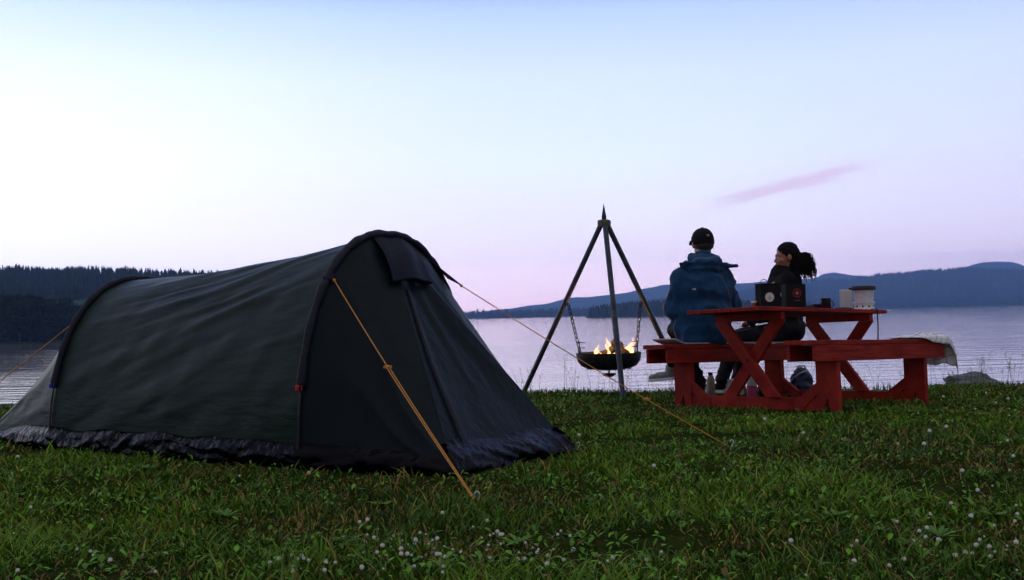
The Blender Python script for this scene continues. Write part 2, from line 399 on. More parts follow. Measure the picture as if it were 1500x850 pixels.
def build_ground():
    xs = [-40, -25, -15] + [-9 + i * .12 for i in range(151)] + [15, 25, 40]
    ys = [-30, -15, -6, -2] + [i * .12 for i in range(0, 110)] + [14, 16, 20, 26, 40, 70]
    mb = MB(); P = []
    for y in ys:
        row = []
        for x in xs:
            z = gz(x, y)
            if 0 < y < 11: z += .010 * noise.noise(Vector((x * 5, y * 5, 0))) + .02 * noise.noise(Vector((x * 1.5, y * 1.5, 4)))
            row.append((x, y, z))
        P.append(row)
    mb.grid(P); o = obj('ground', mb, M['soil'], smooth=True); setp(o, kind='structure')
build_ground()

mb = MB(); mb.add([(-5200, 6, WATER), (5200, 6, WATER), (5200, 5200, WATER), (-5200, 5200, WATER)], [(0, 1, 2, 3)])
setp(obj('water', mb, M['water']), kind='structure')
mb = MB(); mb.add([(-5200, 5, WATER - 6), (5200, 5, WATER - 6), (5200, 5200, WATER - 6), (-5200, 5200, WATER - 6)], [(0, 1, 2, 3)])
setp(obj('lake_bed', mb, M['soil']), kind='structure')

def interp(tab, x):
    if x <= tab[0][0]: return tab[0][1]
    for (a, b), (c, d) in zip(tab, tab[1:]):
        if x <= c: return b + (d - b) * (x - a) / (c - a)
    return tab[-1][1]
class Ridge:
    """terrain between a shoreline and a crest; columns are directions from the viewpoint, rows are true distances"""
    def __init__(s, crest, Ys, Yc, Yb, off=0, bumps=0, pw=1.0, low=None):
        s.crest = crest; s.Ys = Ys; s.Yc = Yc; s.Yb = Yb; s.off = off; s.b = bumps; s.pw = pw; s.low = low
    def z(s, px, Y):
        Ys = interp(s.Ys, px); zc = at(px, interp(s.crest, px), s.Yc).z - s.off
        if Y <= Ys: return WATER - 1.5 * min(1, (Ys - Y) / 15)
        if Y <= s.Yc:
            t = (Y - Ys) / (s.Yc - Ys); t = t ** s.pw; k = t * t * (3 - 2 * t)
        else:
            t = (Y - s.Yc) / (s.Yb - s.Yc); k = 1 - .5 * t * t
        b = s.b * noise.noise(Vector((px * .02, Y * .004, s.off))) * min(1, max(0, (Y - Ys) / 60)) * (1 if Y < s.Yc * .97 else .2)
        return WATER + .4 * min(1, (Y - Ys) / 4) + max(0, zc - WATER) * k + (b if zc > WATER + 3 else 0)
    def p(s, px, Y):
        a = at(px, 460, Y); return Vector((a.x, Y, s.z(px, Y)))
    def build(s, name, x0, x1, nx, ny, m):
        mb = MB(); P = []
        y0 = min(v for _, v in s.Ys) - 20
        for j in range(ny + 1):
            row = []
            for i in range(nx + 1):
                px = x0 + (x1 - x0) * i / nx; Ysh = interp(s.Ys, px)
                t = j / ny
                Y = Ysh - 15 + (s.Yb - Ysh + 15) * (t ** 1.6)
                row.append(s.p(px, Y))
            P.append(row)
        mb.grid(P); return setp(obj(name, mb, m, smooth=True), kind='structure')

def cones(name, pts, m, label, cat, layers=4, sides=6, jag=.25):
    Vs = []; Fs = []; o = 0; rr = rng
    for (p, h, w) in pts:
        for L_ in range(layers):
            z0 = h * (.06 + .80 * L_ / layers); z1 = min(h, z0 + h * (1.35 / layers) + (h * .1 if L_ == layers - 1 else 0)) if L_ < layers - 1 else h
            r = w * (1 - (z0 / h)) ** .85
            a0 = rr.random() * 6.28
            an = a0 + np.arange(sides) * 2 * math.pi / sides; rad = r * (1 + jag * (rr.random(sides) - .5) * 2)
            ring = np.stack([p[0] + rad * np.cos(an), p[1] + rad * np.sin(an), np.full(sides, p[2] + z0) - r * .25 * rr.random(sides)], 1)
            Vs.append(ring); Vs.append(np.array([[p[0] + (rr.random() - .5) * w * .1, p[1], p[2] + z1]]))
            for k in range(sides): Fs.append((o + k, o + (k + 1) % sides, o + sides))
            o += sides + 1
    ob = fast_mesh(name, np.concatenate(Vs), np.array(Fs), m)
    return setp(ob, label, cat, kind='stuff')

def fan_forest(ridge, n, x0, x1, ya, yb, h, dens=None, crest_n=0, hx=.15):
    pts = []
    for k in range(n + crest_n):
        px = rnd.uniform(x0, x1); Ysh = interp(ridge.Ys, px)
        Y = rnd.uniform(Ysh + ya, yb) if k < n else rnd.uniform(ridge.Yc * .94, ridge.Yc * 1.04)
        if dens and not dens(px, Y): continue
        p = ridge.p(px, Y)
        if p.z < WATER + .3: continue
        hh = h * rnd.uniform(.6, 1.25); pts.append((p - Vector((0, 0, .3)), hh, hh * rnd.uniform(.6, 1.3) * hx))
    return pts

# wooded hill across the cove on the left
hillL = Ridge([(-500, 404), (-100, 402), (0, 405), (100, 404), (200, 405), (300, 409), (345, 414), (430, 436), (520, 452), (600, 463), (640, 474)],
              [(-500, 150), (0, 166), (85, 182), (200, 230), (400, 340), (640, 480)], 540, 800, off=3.0, bumps=2, pw=1.2)
hillL.build('hill', -500, 640, 150, 70, M['hill'])
def gap(px, Y): return not (55 < px < 175 and 215 < Y < 375)
pts = fan_forest(hillL, 6500, -480, 620, 35, 570, 6.6, gap, 2600, hx=.17)
cones('spruce_forest', pts, M['spruce'], 'dark spruce forest covering the hill across the cove', 'forest', layers=5)
# a meadow lies open in the gap
mb = MB(); P = []
for j in range(14):
    P.append([hillL.p(60 + (112) * i / 14, 222 + 148 * j / 13) + Vector((0, 0, .5)) for i in range(15)])
mb.grid(P); setp(obj('meadow', mb, M['meadow'], smooth=True), kind='structure')

# far shore
far = Ridge([(560, 466), (640, 465.5), (690, 464), (772, 452), (800, 449), (828, 441), (870, 438), (940, 430), (976, 423), (1050, 420), (1130, 417), (1197, 411), (1206, 406), (1225, 404), (1242, 406), (1300, 412), (1410, 398), (1435, 391), (1461, 387), (1485, 389), (1530, 402), (1900, 400), (2100, 420)],
            [(560, 2500), (2100, 2500)], 4300, 5000, off=-9, bumps=14)
far.build('far_hills', 560, 2100, 260, 40, M['hill'])
mid_ = Ridge([(600, 470), (700, 468), (772, 463), (830, 457), (870, 452), (917, 444), (973, 438), (1050, 430), (1120, 420), (1197, 413), (1253, 406), (1287, 400), (1360, 394.5), (1410, 392), (1444, 392.5), (1500, 392), (1650, 390), (1850, 392), (2100, 410)],
            [(600, 1500), (900, 1500), (1290, 1800), (2100, 1700)], 2700, 3200, off=14, bumps=12)
mid_.build('mid_hills', 600, 2100, 260, 60, M['hill'])
pts = fan_forest(mid_, 9000, 620, 2000, 5, 2700, 13, None, 3000, hx=.25)
cones('hillside_forest', pts, M['spruce'], 'dark forest covering the long blue hill beyond the lake', 'forest', layers=2, sides=5)
near_ = Ridge([(640, 471), (690, 467), (760, 465), (850, 463), (884, 460), (930, 455), (975, 452), (1080, 449), (1200, 449), (1300, 449), (1420, 444), (1900, 442), (2100, 445)],
            [(640, 740), (975, 760), (1100, 900), (1290, 1650), (1500, 1650), (2100, 1500)], 1720, 1800, bumps=1, pw=.6)
near2 = Ridge([(860, 466), (884, 459), (930, 454), (975, 452), (1080, 452), (1200, 456)], [(860, 760), (975, 770), (1200, 850)], 900, 1000, pw=.6)
near2.build('headland', 858, 1200, 60, 16, M['hill'])
pts = fan_forest(near2, 900, 864, 1190, 2, 950, 7.5, None, 250, hx=.28)
cones('headland_forest', pts, M['spruce'], 'near black wooded headland on the far shore between tripod and man', 'forest', layers=3, sides=5)
pts = []
for k in range(2600):
    px = rnd.uniform(684, 2000); D = interp(mid_.Ys, px) + rnd.uniform(-40, 60)
    p = at(px, 460, D); pts.append((Vector((p.x, D, WATER + .2)), rnd.uniform(7, 15) * (1 if px > 1250 else .7), rnd.uniform(3, 6)))
cones('shore_trees', pts, M['spruce'], 'thin dark line of trees along the far shoreline', 'trees', layers=2, sides=5)
mb = MB(); P = []
for dY, z in ((-55, -.6), (-48, .3), (80, .5), (120, -1)):
    P.append([Vector((at(px, 460, interp(mid_.Ys, px) + dY).x, interp(mid_.Ys, px) + dY, WATER + z)) for px in range(660, 2100, 20)])
mb.grid(P); setp(obj('far_shore', mb, M['hill'], smooth=True), kind='structure')

# ------------------------------------------------------------------ broadleaf trees on the cove shore
def tree(px, Y, h, w, label):
    base = hillL.p(px, Y); base.z -= .2
    t = thing('broadleaf_tree', label, 'tree', base, group='dark trees on the cove shore')
    mb = MB(); mb.tube([(0, 0, 0), (.1, 0, h * .3), (-.05, .1, h * .6), (0, 0, h * .9)], [h * .022, h * .017, h * .01, .02], 8)
    for k in range(7):
        a = rnd.uniform(0, 6.28); z = h * rnd.uniform(.25, .7); mb.tube([(0, 0, z), (math.cos(a) * w * .25, math.sin(a) * w * .25, z + h * .1), (math.cos(a) * w * .42, math.sin(a) * w * .42, z + h * .16)], [h * .009, h * .006, .01], 5)
    obj('trunk', mb, M['bark'], t)
    n = 3800; cl = [(rnd.uniform(-.36, .36) * w, rnd.uniform(-.36, .36) * w, h * rnd.uniform(.06, .86), rnd.uniform(.16, .27) * w) for _ in range(24)]
    cl.append((0, 0, h * .88, .13 * w))
    C_ = np.array(cl); idx = rng.integers(0, len(cl), n); d = rng.normal(size=(n, 3)); d /= np.linalg.norm(d, axis=1)[:, None]
    c = C_[idx, :3] + d * (C_[idx, 3] * rng.random(n) ** .45)[:, None] * np.array([1, 1, .8]); s = rng.uniform(.12, .30, n)
    c[:, 2] = np.clip(c[:, 2], .1, h)
    a = rng.normal(size=(n, 3)); a /= np.linalg.norm(a, axis=1)[:, None]; b = np.cross(a, rng.normal(size=(n, 3))); b /= np.linalg.norm(b, axis=1)[:, None]
    a *= s[:, None]; b *= s[:, None] * .7
    V = np.stack([c - a, c - b, c + a, c + b], 1).reshape(-1, 3); Fq = np.arange(4 * n).reshape(n, 4)
    fast_mesh('crown', V, Fq, M['leafcrown'], parent=t)
tl = [(0, 428), (14, 431), (28, 426), (44, 427), (58, 431), (70, 436), (81, 445), (90, 438), (99, 433), (108, 444), (118, 458), (130, 470)]
lb = ['dark tree at the left picture edge above the bright water', 'dark tree just right of the left picture edge', 'tallest dark tree of the clump left of the tent', 'dark full tree right of the tallest one left of the tent',
      'dark tree midway along the clump left of the tent', 'dark tree stepping down towards the meadow gap', 'low dark tree in the dip of the clump by the meadow', 'dark tree rising right of the dip in the clump',
      'dark pointed tree above the rear guy rope of the tent', 'dark tree dropping behind the rear tent arch', 'low dark tree peeping out at the rear tent arch', 'small dark tree almost hidden by the rear tent arch']
for (px, py), l in zip(tl, lb):
    Y = interp(hillL.Ys, px) + rnd.uniform(4, 16); h = at(px, py, Y).z - hillL.p(px, Y).z + .2
    tree(px, Y, h, h * rnd.uniform(.55, .75), l)

# ------------------------------------------------------------------ tent
A0 = ground(440, 690); B0 = ground(75, 660)
ax = Vector((B0.x - A0.x, B0.y - A0.y, 0)); TL = ax.length; ax.normalize(); ac = Vector((-ax.y, ax.x, 0))
if ac.y < 0: ac = -ac
W1, H1, W2, H2 = 1.30, 1.135, 1.22, 1.01
gbase = lambda p: gz(p.x, p.y)
def arch(base, W, H, t, n=2.3):          # t 0 near base .. 1 far base
    th = math.pi * t; c = math.cos(th); s = math.sin(th)
    w = -math.copysign(abs(c) ** (2 / n), c); h = abs(s) ** (2 / n)
    q = base + ac * (W / 2 * (1 + w)); g0 = gbase(base); return Vector((q.x, q.y, g0 + H * h))
fa = lambda t: arch(A0, W1, H1, t)
ra = lambda t: arch(B0, W2, H2, t, 2.18)
def find_t(f, py, lo, hi):
    for _ in range(40):
        m = (lo + hi) / 2
        if proj(f(m))[1] > py: lo = m
        else: hi = m
    return lo
Nn = ground(667, 700); Nf = ground(842, 661); Nn.z = gbase(Nn); Nf.z = gbase(Nf)
R1 = B0 + ax * .95 + ac * .06; R2 = B0 + ax * .95 + ac * (W2 - .06); R1.z = gbase(R1); R2.z = gbase(R2)
tent = thing('tent', 'dark green tunnel tent with navy pole sleeves pitched on the grass', 'tent', (A0.x, A0.y, gbase(A0)))

def ridged(x): return 1 - abs(math.sin(x))
def canopy():
    mb = MB(); P = []; ns, ntt = 200, 230
    for i in range(ns + 1):
        s = i / ns; row = []
        for j in range(ntt + 1):
            t = j / ntt; p = fa(t).lerp(ra(t), s)
            c = (fa(.5) + ra(.5)) / 2; c.z = A0.z + .45
            ctr = fa(0).lerp(fa(1), .5).lerp(ra(0).lerp(ra(1), .5), s); ctr.z += .35
            nrm = (p - ctr).normalized()
            e = math.sin(math.pi * s)
            d = -.045 * e * math.sin(math.pi * t) ** .6
            tt = t * 2 if t < .5 else (1 - t) * 2
            wob = .9 * noise.noise(Vector((s * 2.2, t * 4, 1)))
            ph = tt * 13 + s * 5.2 + wob * 1.2
            env = e ** .5 * (math.sin(math.pi * min(1, tt)) ** .5 if tt < 1 else 1)
            amp = .5 + .8 * noise.noise(Vector((s * 3, t * 6, 7)))
            d += .012 * env * amp * (abs(math.sin(ph)) ** .5 - .6)
            fr_ = (ph / math.pi) % 1.0; k_ = math.floor(ph / math.pi); am = max(0, .45 + 1.1 * noise.noise(Vector((s * 2.6, k_ * 3.7, 11)))); d += .021 * env * am * (math.exp(-((fr_ - .5) / .13) ** 2) - .6 * math.exp(-((fr_ - .78) / .09) ** 2))
            ph2 = tt * 31 + s * 9 + wob * 2; fr_ = (ph2 / math.pi) % 1.0; k_ = math.floor(ph2 / math.pi); am = max(0, .15 + 1.4 * noise.noise(Vector((s * 3.6, k_ * 5.1, 21)))); d += .011 * env * am * math.exp(-((fr_ - .5) / .16) ** 2) + .008 * env * abs(math.sin(ph * 2.3 + 2 * s + 1)) ** .7 * (.5 + noise.noise(Vector((s * 4, t * 7, 3)))) + .004 * noise.noise(Vector((s * 9, t * 18 + s * 8, 2)))
            row.append(p + nrm * d)
        P.append(row)
    mb.grid(P); obj('canopy', mb, M['fly'], tent, smooth=True, world=True)
canopy()
def fan(mb, f, t0, t1, corner, nt=60, nr=60, amp=.008, seed=0, sag=.04):
    P = []
    c0 = f(0).lerp(f(1), .5); c0.z += .3
    for i in range(nt + 1):
        t = t0 + (t1 - t0) * i / nt; row = []
        for j in range(nr + 1):
            r = j / nr; p = f(t).lerp(corner, r); n = (p - c0.lerp(corner, r * .7)).normalized()
            e = math.sin(math.pi * min(1, r)) * math.sin(math.pi * i / nt) ** .4
            d = -sag * e + amp * e * (ridged(i / nt * 9 + seed + noise.noise(Vector((t * 6, r * 2, seed))) * 2) - .6) * 1.4 + .005 * e * noise.noise(Vector((t * 14, r * 7, seed + 3)))
            row.append(p + n * d)
        P.append(row)
    mb.grid(P)
mb = MB(); fan(mb, fa, 0, .5, Nn, seed=1, amp=.012); obj('vestibule_side', mb, M['door'], tent, smooth=True, world=True)
mb = MB(); fan(mb, fa, 1, .5, Nf, seed=4); obj('vestibule_side', mb, M['door'], tent, smooth=True, world=True)
mb = MB(); fan(mb, ra, 0, .5, R1, seed=2); fan(mb, ra, 1, .5, R2, seed=6)
top = ra(.5); P = []
for i in range(31):
    r = i / 30; P.append([top.lerp(R1, r).lerp(top.lerp(R2, r), j / 30) - ax * (.03 * math.sin(math.pi * r) * math.sin(math.pi * j / 30)) for j in range(31)])
mb.grid(P); obj('rear_panel', mb, M['fly'], tent, smooth=True, world=True)
top = fa(.5); P = []; fn = (Nn - top).cross(Nf - top).normalized()
if fn.dot(ax) > 0: fn = -fn
def panel(r, k):
    e = math.sin(math.pi * r) * math.sin(math.pi * k)
    d = -.03 * e + .012 * e ** .5 * (ridged(k * 6 + noise.noise(Vector((k * 3, r * 3, 8))) * 1.5) - .5) + .008 * e * noise.noise(Vector((k * 8, r * 5, 5)))
    return top.lerp(Nn, r).lerp(top.lerp(Nf, r), k) + fn * d
for i in range(71): P.append([panel(i / 70, j / 60) for j in range(61)])
mb = MB(); mb.grid(P); obj('door_panel', mb, M['door'], tent, smooth=True, world=True)
# zip flap down the near edge of the door
P = []
for i in range(61):
    r = .25 + .72 * i / 60; p = panel(r, .10 + .02 * math.sin(r * 9)) + fn * .012; q = panel(r, .10 + .05 + .02 * math.sin(r * 9)) + fn * .016
    P.append([p - fn * .012, p, q, q - fn * .014])
mb = MB(); mb.grid(P); obj('zip_flap', mb, M['sleeve'], tent, smooth=True, world=True)
# vent hood on the upper door
mb = MB(); P = []
for i in range(25):
    v = i / 24; row = []
    for j in range(31):
        u = j / 30; t = .45 + .11 * u
        a = fa(t) - ax * .012; low = fa(.46 + .085 * u).lerp(Nn.lerp(Nf, .0 + .56 * u), .225) + fn * (.022 + .02 * math.sin(math.pi * u))
        p = a.lerp(low, v) + fn * (.018 * math.sin(math.pi * v) + .004 * math.sin(u * 11 + v * 3)); row.append(p)
    P.append(row)
P.append([p - fn * .05 + Vector((0, 0, .02)) for p in P[-1]])
mb.grid(P); obj('vent_hood', mb, M['hood'], tent, smooth=True, world=True)
# pole sleeves, exposed pole ends and buckles
def sleeve(f, tn, off, r=.021):
    mb = MB(); pts = []
    for i in range(81):
        t = tn + (1 - 2 * tn) * i / 80; p = f(t); c = f(0).lerp(f(1), .5); c.z += .35; pts.append(p + (p - c).normalized() * off + Vector((0, 0, .002 * math.sin(i * 1.7))))
    mb.tube(pts, [r * (1 + .12 * math.sin(i * .9)) for i in range(81)], 8); return mb
for f, py, bm_ in ((fa, 572, 'red_plastic'), (ra, 568, 'blue_plastic')):
    tn = find_t(f, py, 0, .5)
    s = obj('pole_sleeve', sleeve(f, tn, .012), M['sleeve'], tent, smooth=True, world=True)
    for side in (0, 1):
        tt = [tn * k / 8 for k in range(9)] if side == 0 else [1 - tn * k / 8 for k in range(9)]
        c = f(0).lerp(f(1), .5); mb = MB(); mb.tube([f(t) + (f(t) - c).normalized() * .012 for t in tt], .006, 6); obj('pole_end', mb, M['darkpole'], tent, smooth=True, world=True)
        q = f(tt[-1]); nq = (q - c).normalized(); mb = MB(); mb.bbox(q + nq * .024, (.035, .022, .03), .004); obj('buckle', mb, M[bm_], tent, world=True)
# groundsheet skirt
loop = [(B0, 0), (A0, 0), (Nn, .10), (Nf, .10), (A0 + ac * W1, 0), (B0 + ac * W2, 0), (R2, .1), (R1, .1)]
ctr = (A0 + B0 + ac * W1) / 2
P = []; L_ = len(loop)
for k in range(L_):
    a, ia = loop[k]; b, ib = loop[(k + 1) % L_]; n = max(8, int((b - a).length / .012)); dirv = (b - a).normalized(); out = Vector((dirv.y, -dirv.x, 0))
    if out.dot(a - ctr) < 0: out = -out
    for i in range(n):
        s = i / n; p = a.lerp(b, s); p.z = gz(p.x, p.y); inw = (ia + (ib - ia) * s)
        # blend the outward direction near corners
        pin = (ctr - p); pin.z = 0; pin.normalize()
        cf = max(0, 1 - min(s, 1 - s) * (b - a).length / .08); o_ = (out * (1 - cf * .6) - pin * cf * .6).normalized()
        row = []
        sd = p.x * 3 + p.y * 3
        hh = .135 + .03 * noise.noise(Vector((p.x * 3, p.y * 3, 1)))
        for q in range(13):
            v = q / 12; z = hh * v
            offs = .008 + .034 * math.sin(math.pi * min(1, .12 + v * .95)) - .012 * (1 - v) - inw * 1.0 * v ** 1.2
            cr = .013 * (ridged(sd * 4 + v * 2.5 + 4 * noise.noise(Vector((p.x * 4, p.y * 4, v * 2)))) - .5) + .006 * noise.noise(Vector((p.x * 16, p.y * 16, v * 3))) + .003 * noise.noise(Vector((p.x * 60, p.y * 60, v * 14)))
            cr *= math.sin(math.pi * min(1, v * .8 + .2)) ; fold = .010 * math.sin(v * 6 + sd * 2)
            row.append(Vector((p.x, p.y, p.z + z - .004 + .2 * cr)) + o_ * (offs + cr * 1.3 + fold * (1 - v)))
        P.append(row)
P.append(P[0]); mb = MB(); mb.grid(P); obj('groundsheet_skirt', mb, M['plastic'], tent, smooth=True, world=True)
# guy rope anchors and ropes
t1 = find_t(fa, 403, 0, .5); g1 = fa(t1); pn = lambda p, f: (p - (f(0).lerp(f(1), .5) + Vector((0, 0, .3)))).normalized()
def tri_patch(p, f, tdir, size, name='guy_patch', w=.055):
    n = pn(p, f); tip = p + tdir * size; mb = MB(); t = find_t(f, proj(p)[1], 0, .5) if p.y < f(.5).y else None
    up = Vector((0, 0, 1)); s = n.cross(ax).normalized()
    a = p + s * w + n * .015; b = p - s * w + n * .015; th = n * .006
    mb.add([a, b, tip, a + th + ax * .0, b + th, tip + th], [(0, 1, 2), (3, 5, 4), (0, 3, 4, 1), (1, 4, 5, 2), (2, 5, 3, 0)])
    obj(name, mb, M['hood'], tent, world=True); return tip
def rope(start, end, slider, name='guy_rope', double=True):
    d = (end - start); s = d.cross(Vector((0, 0, 1))).normalized(); mb = MB(); sp = start.lerp(end, slider)
    n = 24; sag = lambda k: Vector((0, 0, -.015 * math.sin(math.pi * k)))
    if double:
        mb.tube([start.lerp(sp, k / n) + sag(k / n * slider) for k in range(n + 1)], .0030, 6)
        for q in (-1, 1): mb.tube([sp.lerp(end, k / n) + sag(slider + k / n * (1 - slider)) + s * q * .006 * (1 - .5 * k / n) for k in range(n + 1)], .0028, 6)
    else: mb.tube([start.lerp(end, k / 40) + sag(k / 40) for k in range(41)], .0030, 6)
    # loop at the fabric end and knot
    mb.ell(start, (.009, .009, .009), n=8, m=6)
    ro = obj(name, mb, M['orange'], tent, smooth=True, world=True)
    mb = MB(); q = sp + sag(slider); mb.bbox(q, (.038, .010, .014), .003); mb.ell(q, (.010, .010, .010), n=8, m=6)
    o = obj('slider', mb, M['orange'], ro); o.data.transform(root_matrix(tent).inverted()); return ro
e1 = ground(701, 741); tip = tri_patch(g1, fa, (e1 - g1).normalized(), .05); rope(tip, e1, .435)
t2 = 1 - find_t(lambda t: fa(1 - t), 396, 0, .5); g2 = fa(t2); e2 = ground(1070, 656); tip = tri_patch(g2, fa, (e2 - g2).normalized(), .17, w=.12); rope(tip, e2, .70, double=False)
t3 = find_t(ra, 466, 0, .5); g3 = ra(t3); e3 = Vector((g3.x - 1.15, g3.y + .15, 0)); e3.z = gz(e3.x, e3.y); tip = tri_patch(g3, ra, (e3 - g3).normalized(), .05); rope(tip, e3, .45)
g4 = ra(1 - t3); e4 = g4 + Vector((.1, 1.2, 0)); e4.z = gz(e4.x, e4.y); rope(g4, e4, .45)

def peg(p, lean, label):
    t = thing('tent_peg', label, 'tent peg', p, group='tent pegs'); t.scale = (.65, .65, .65)
    d = Vector(lean).normalized(); mb = MB(); s = d.cross(Vector((0, 1, 0))).normalized()
    top_ = d * .055; pts = [-d * .06, top_ * .5, top_, top_ + s * .008 + d * .012, top_ + s * .022 + d * .012, top_ + s * .028, top_ + s * .026 - d * .012]
    mb.tube(pts, .0032, 6); obj('peg_body', mb, M['alu'], t, smooth=True)
peg(ground(682, 695), (-.2, .1, 1), 'bent silver peg holding the near corner of the tent door')
peg(ground(700, 738) , (.2, .1, 1), 'silver peg at the foot of the long near guy rope')
peg(ground(845, 660), (.5, 0, .9), 'silver peg at the pointed far front corner of the tent')
peg(ground(1071, 657), (.3, .2, .6), 'low silver peg where the far guy rope meets the grass')

# ------------------------------------------------------------------ picnic table
TH = R(40)
u = Vector((math.cos(TH), math.sin(TH), 0)); v = Vector((-math.sin(TH), math.cos(TH), 0))
Nc = Vector((2.25, 6.90, 0)); FX = .63; FW = .74
Ltab = Nc + u * FX + v * FW
tu, tv = -.030, -.030
Rm = Matrix.Rotation(TH, 3, 'Z') @ Matrix.Rotation(math.atan(tv), 3, 'X') @ Matrix.Rotation(-math.atan(tu), 3, 'Y')
Ltab.z = CZ - .728 - FX * .030 - FW * .030
table = thing('picnic_table', 'red painted wooden picnic table with crossed legs and joined benches', 'picnic table', Ltab, Rm.to_euler())
TM = Matrix.Translation(Ltab) @ Rm.to_4x4()
tw = lambda x, y, z: TM @ Vector((x, y, z))
TOPZ = .757
GR = M['redgrain']; WD = M['redwood']
k = 5; tw0, tw1 = -.345, .345
for i in range(k):
    wd = (tw1 - tw0) / k; y = tw0 + wd * (i + .5); mb = MB(); dx = rnd.uniform(-.008, .008)
    mb.bbox((-.07 + dx, y, TOPZ - .0145), (1.72, wd - .008, .029), .003); obj('tabletop_plank', mb, GR, table)
SZ = .505
BY = FW - .085
for sgn in (-1, 1):
    for i in range(2):
        y = sgn * BY + (-.059 if i == 0 else .059); mb = MB(); mb.bbox((-.035 + rnd.uniform(-.006, .006), y, SZ - .0165), (1.85, .112, .033), .003); obj('seat_plank', mb, GR, table)
    for q in (-1, 1):
        mb = MB(); mb.bbox((-.03, sgn * BY + q * .100, SZ - .033 - .057), (1.80, .026, .113), .003); obj('apron', mb, GR, table)
for fx in (-FX + .022, FX - .022):
    T = .022
    for sgn in (-1, 1):          # bench legs, notched at the foot
        c = sgn * BY; w = .085
        poly = [(c - w, -.02), (c - w * .45, -.02), (c, .105), (c + w * .45, -.02), (c + w, -.02), (c + w, SZ - .034), (c - w, SZ - .034)]
        mb = MB(); mb.prism(poly, 'x', fx - T - .001, fx + T + .001); obj('bench_leg', mb, WD, table)
        i0 = c - sgn * w         # knee board towards the floor rail
        poly = [(i0 - sgn * .14, .0), (i0 + sgn * .05, .17), (i0 + sgn * .05, .245), (i0 - sgn * .18, .075), (i0 - sgn * .18, .0)]
        mb = MB(); mb.prism(poly, 'x', fx - T + .004, fx + T - .004); obj('knee_brace', mb, WD, table)
    mb = MB(); mb.bbox((fx + .004, 0, .050), (2 * T - .012, 2 * (BY - .05), .095), .003); obj('floor_rail', mb, WD, table)
    mb = MB(); mb.bbox((fx + .0, 0, TOPZ - .029 - .030), (.05, .60, .058), .003); obj('top_rail', mb, WD, table)
    mb = MB(); mb.bbox((fx + .047, 0, SZ - .033 - .116 - .002), (.04, 2 * BY - .1, .003), .001)
    for sgn in (-1, 1):          # crossed legs
        a = Vector((fx - sgn * .0195 - .003, sgn * .245, TOPZ - .088)); b = Vector((fx - sgn * .0195 - .003, -sgn * .235, .065))
        d = (b - a).normalized(); n = Vector((0, -d.z, d.y)); hw = .046; t = .018
        poly = [(a.y + n.y * hw, a.z + n.z * hw), (a.y - n.y * hw, a.z - n.z * hw), (b.y - n.y * hw, b.z - n.z * hw), (b.y + n.y * hw, b.z + n.z * hw)]
        # flat cut against the rails
        def cut(p, q, z): s = (z - p[1]) / (q[1] - p[1]); return (p[0] + (q[0] - p[0]) * s, z)
        pA, pB, pC, pD = poly; zt, zb = TOPZ - .089, .099
        poly = [cut(pA, pD, zt), cut(pB, pC, zt), cut(pB, pC, zb), cut(pA, pD, zb)]
        mb = MB(); mb.prism(poly, 'x', a.x - t, a.x + t); lg = obj('cross_leg', mb, WD, table)
    mb = MB(); M90 = Matrix.Translation((fx - .045, 0, .372)) @ Matrix.Rotation(R(90), 4, 'Y')
    o0 = len(mb.v); mb.lathe([(.012, 0), (.011, .006), (.0, .008)], 12); mb.v = [tuple(M90 @ Vector(p) * 1.0) for p in mb.v]; obj('bolt', mb, M['iron'], table)

# ------------------------------------------------------------------ things on the table
TR = Rm.to_euler()
def on_table(px, x=None, y=None, Y=None, yaw=0):
    pass
def tab_at(px, y):   # table-top point with given local y that shows at px
    lo, hi = -1.2, 1.2
    for _ in range(50):
        m = (lo + hi) / 2
        if proj(tw(m, y, TOPZ))[0] < px: lo = m
        else: hi = m
    return tw(lo, y, TOPZ + .0005)
def table_rot(yaw): return (Rm @ Matrix.Rotation(R(yaw), 3, 'Z')).to_euler()
def emblem(parent, mat_ring, mat_fill, M4, r, kind):
    mb = MB(); n = 28; mb.mi = 0
    def disc(r0, z, mi, r1=0):
        mb.mi = mi
        if r1 == 0: mb.add([M4 @ Vector((r0 * math.cos(6.2832 * i / n), r0 * math.sin(6.2832 * i / n), z)) for i in range(n)], [tuple(range(n))])
        else:
            vs = [M4 @ Vector((q * math.cos(6.2832 * i / n), q * math.sin(6.2832 * i / n), z)) for q in (r0, r1) for i in range(n)]
            mb.add(vs, [(i, (i + 1) % n, n + (i + 1) % n, n + i) for i in range(n)])
    def poly(ps, z, mi): mb.mi = mi; mb.add([M4 @ Vector((x * r, y * r, z)) for x, y in ps], [tuple(range(len(ps)))])
    if kind == 'white':
        disc(r, .001, 0); disc(r * .86, .0014, 1, r * .80)
        poly([(-.12, .18), (.0, .62), (.12, .18)], .0018, 1); poly([(-.2, .05), (0, .42), (.2, .05)], .0022, 1)
        for yy, ww in ((-.12, .5), (-.3, .42), (-.46, .3)): poly([(-ww, yy - .05), (ww, yy - .05), (ww, yy + .04), (-ww, yy + .04)], .0018, 1)
    else:
        disc(r, .001, 0, r * .84); disc(r * .5, .001, 0); poly([(-.1, -.3), (.1, -.3), (.1, .3), (-.1, .3)], .0016, 1); poly([(-.3, -.1), (.3, -.1), (.3, .1), (-.3, .1)], .0019, 1)
        poly([(-.5, -1.7), (.7, -1.7), (.7, -1.62), (-.5, -1.62)], .001, 1)
    return obj('emblem', mb, [mat_ring, mat_fill], parent)

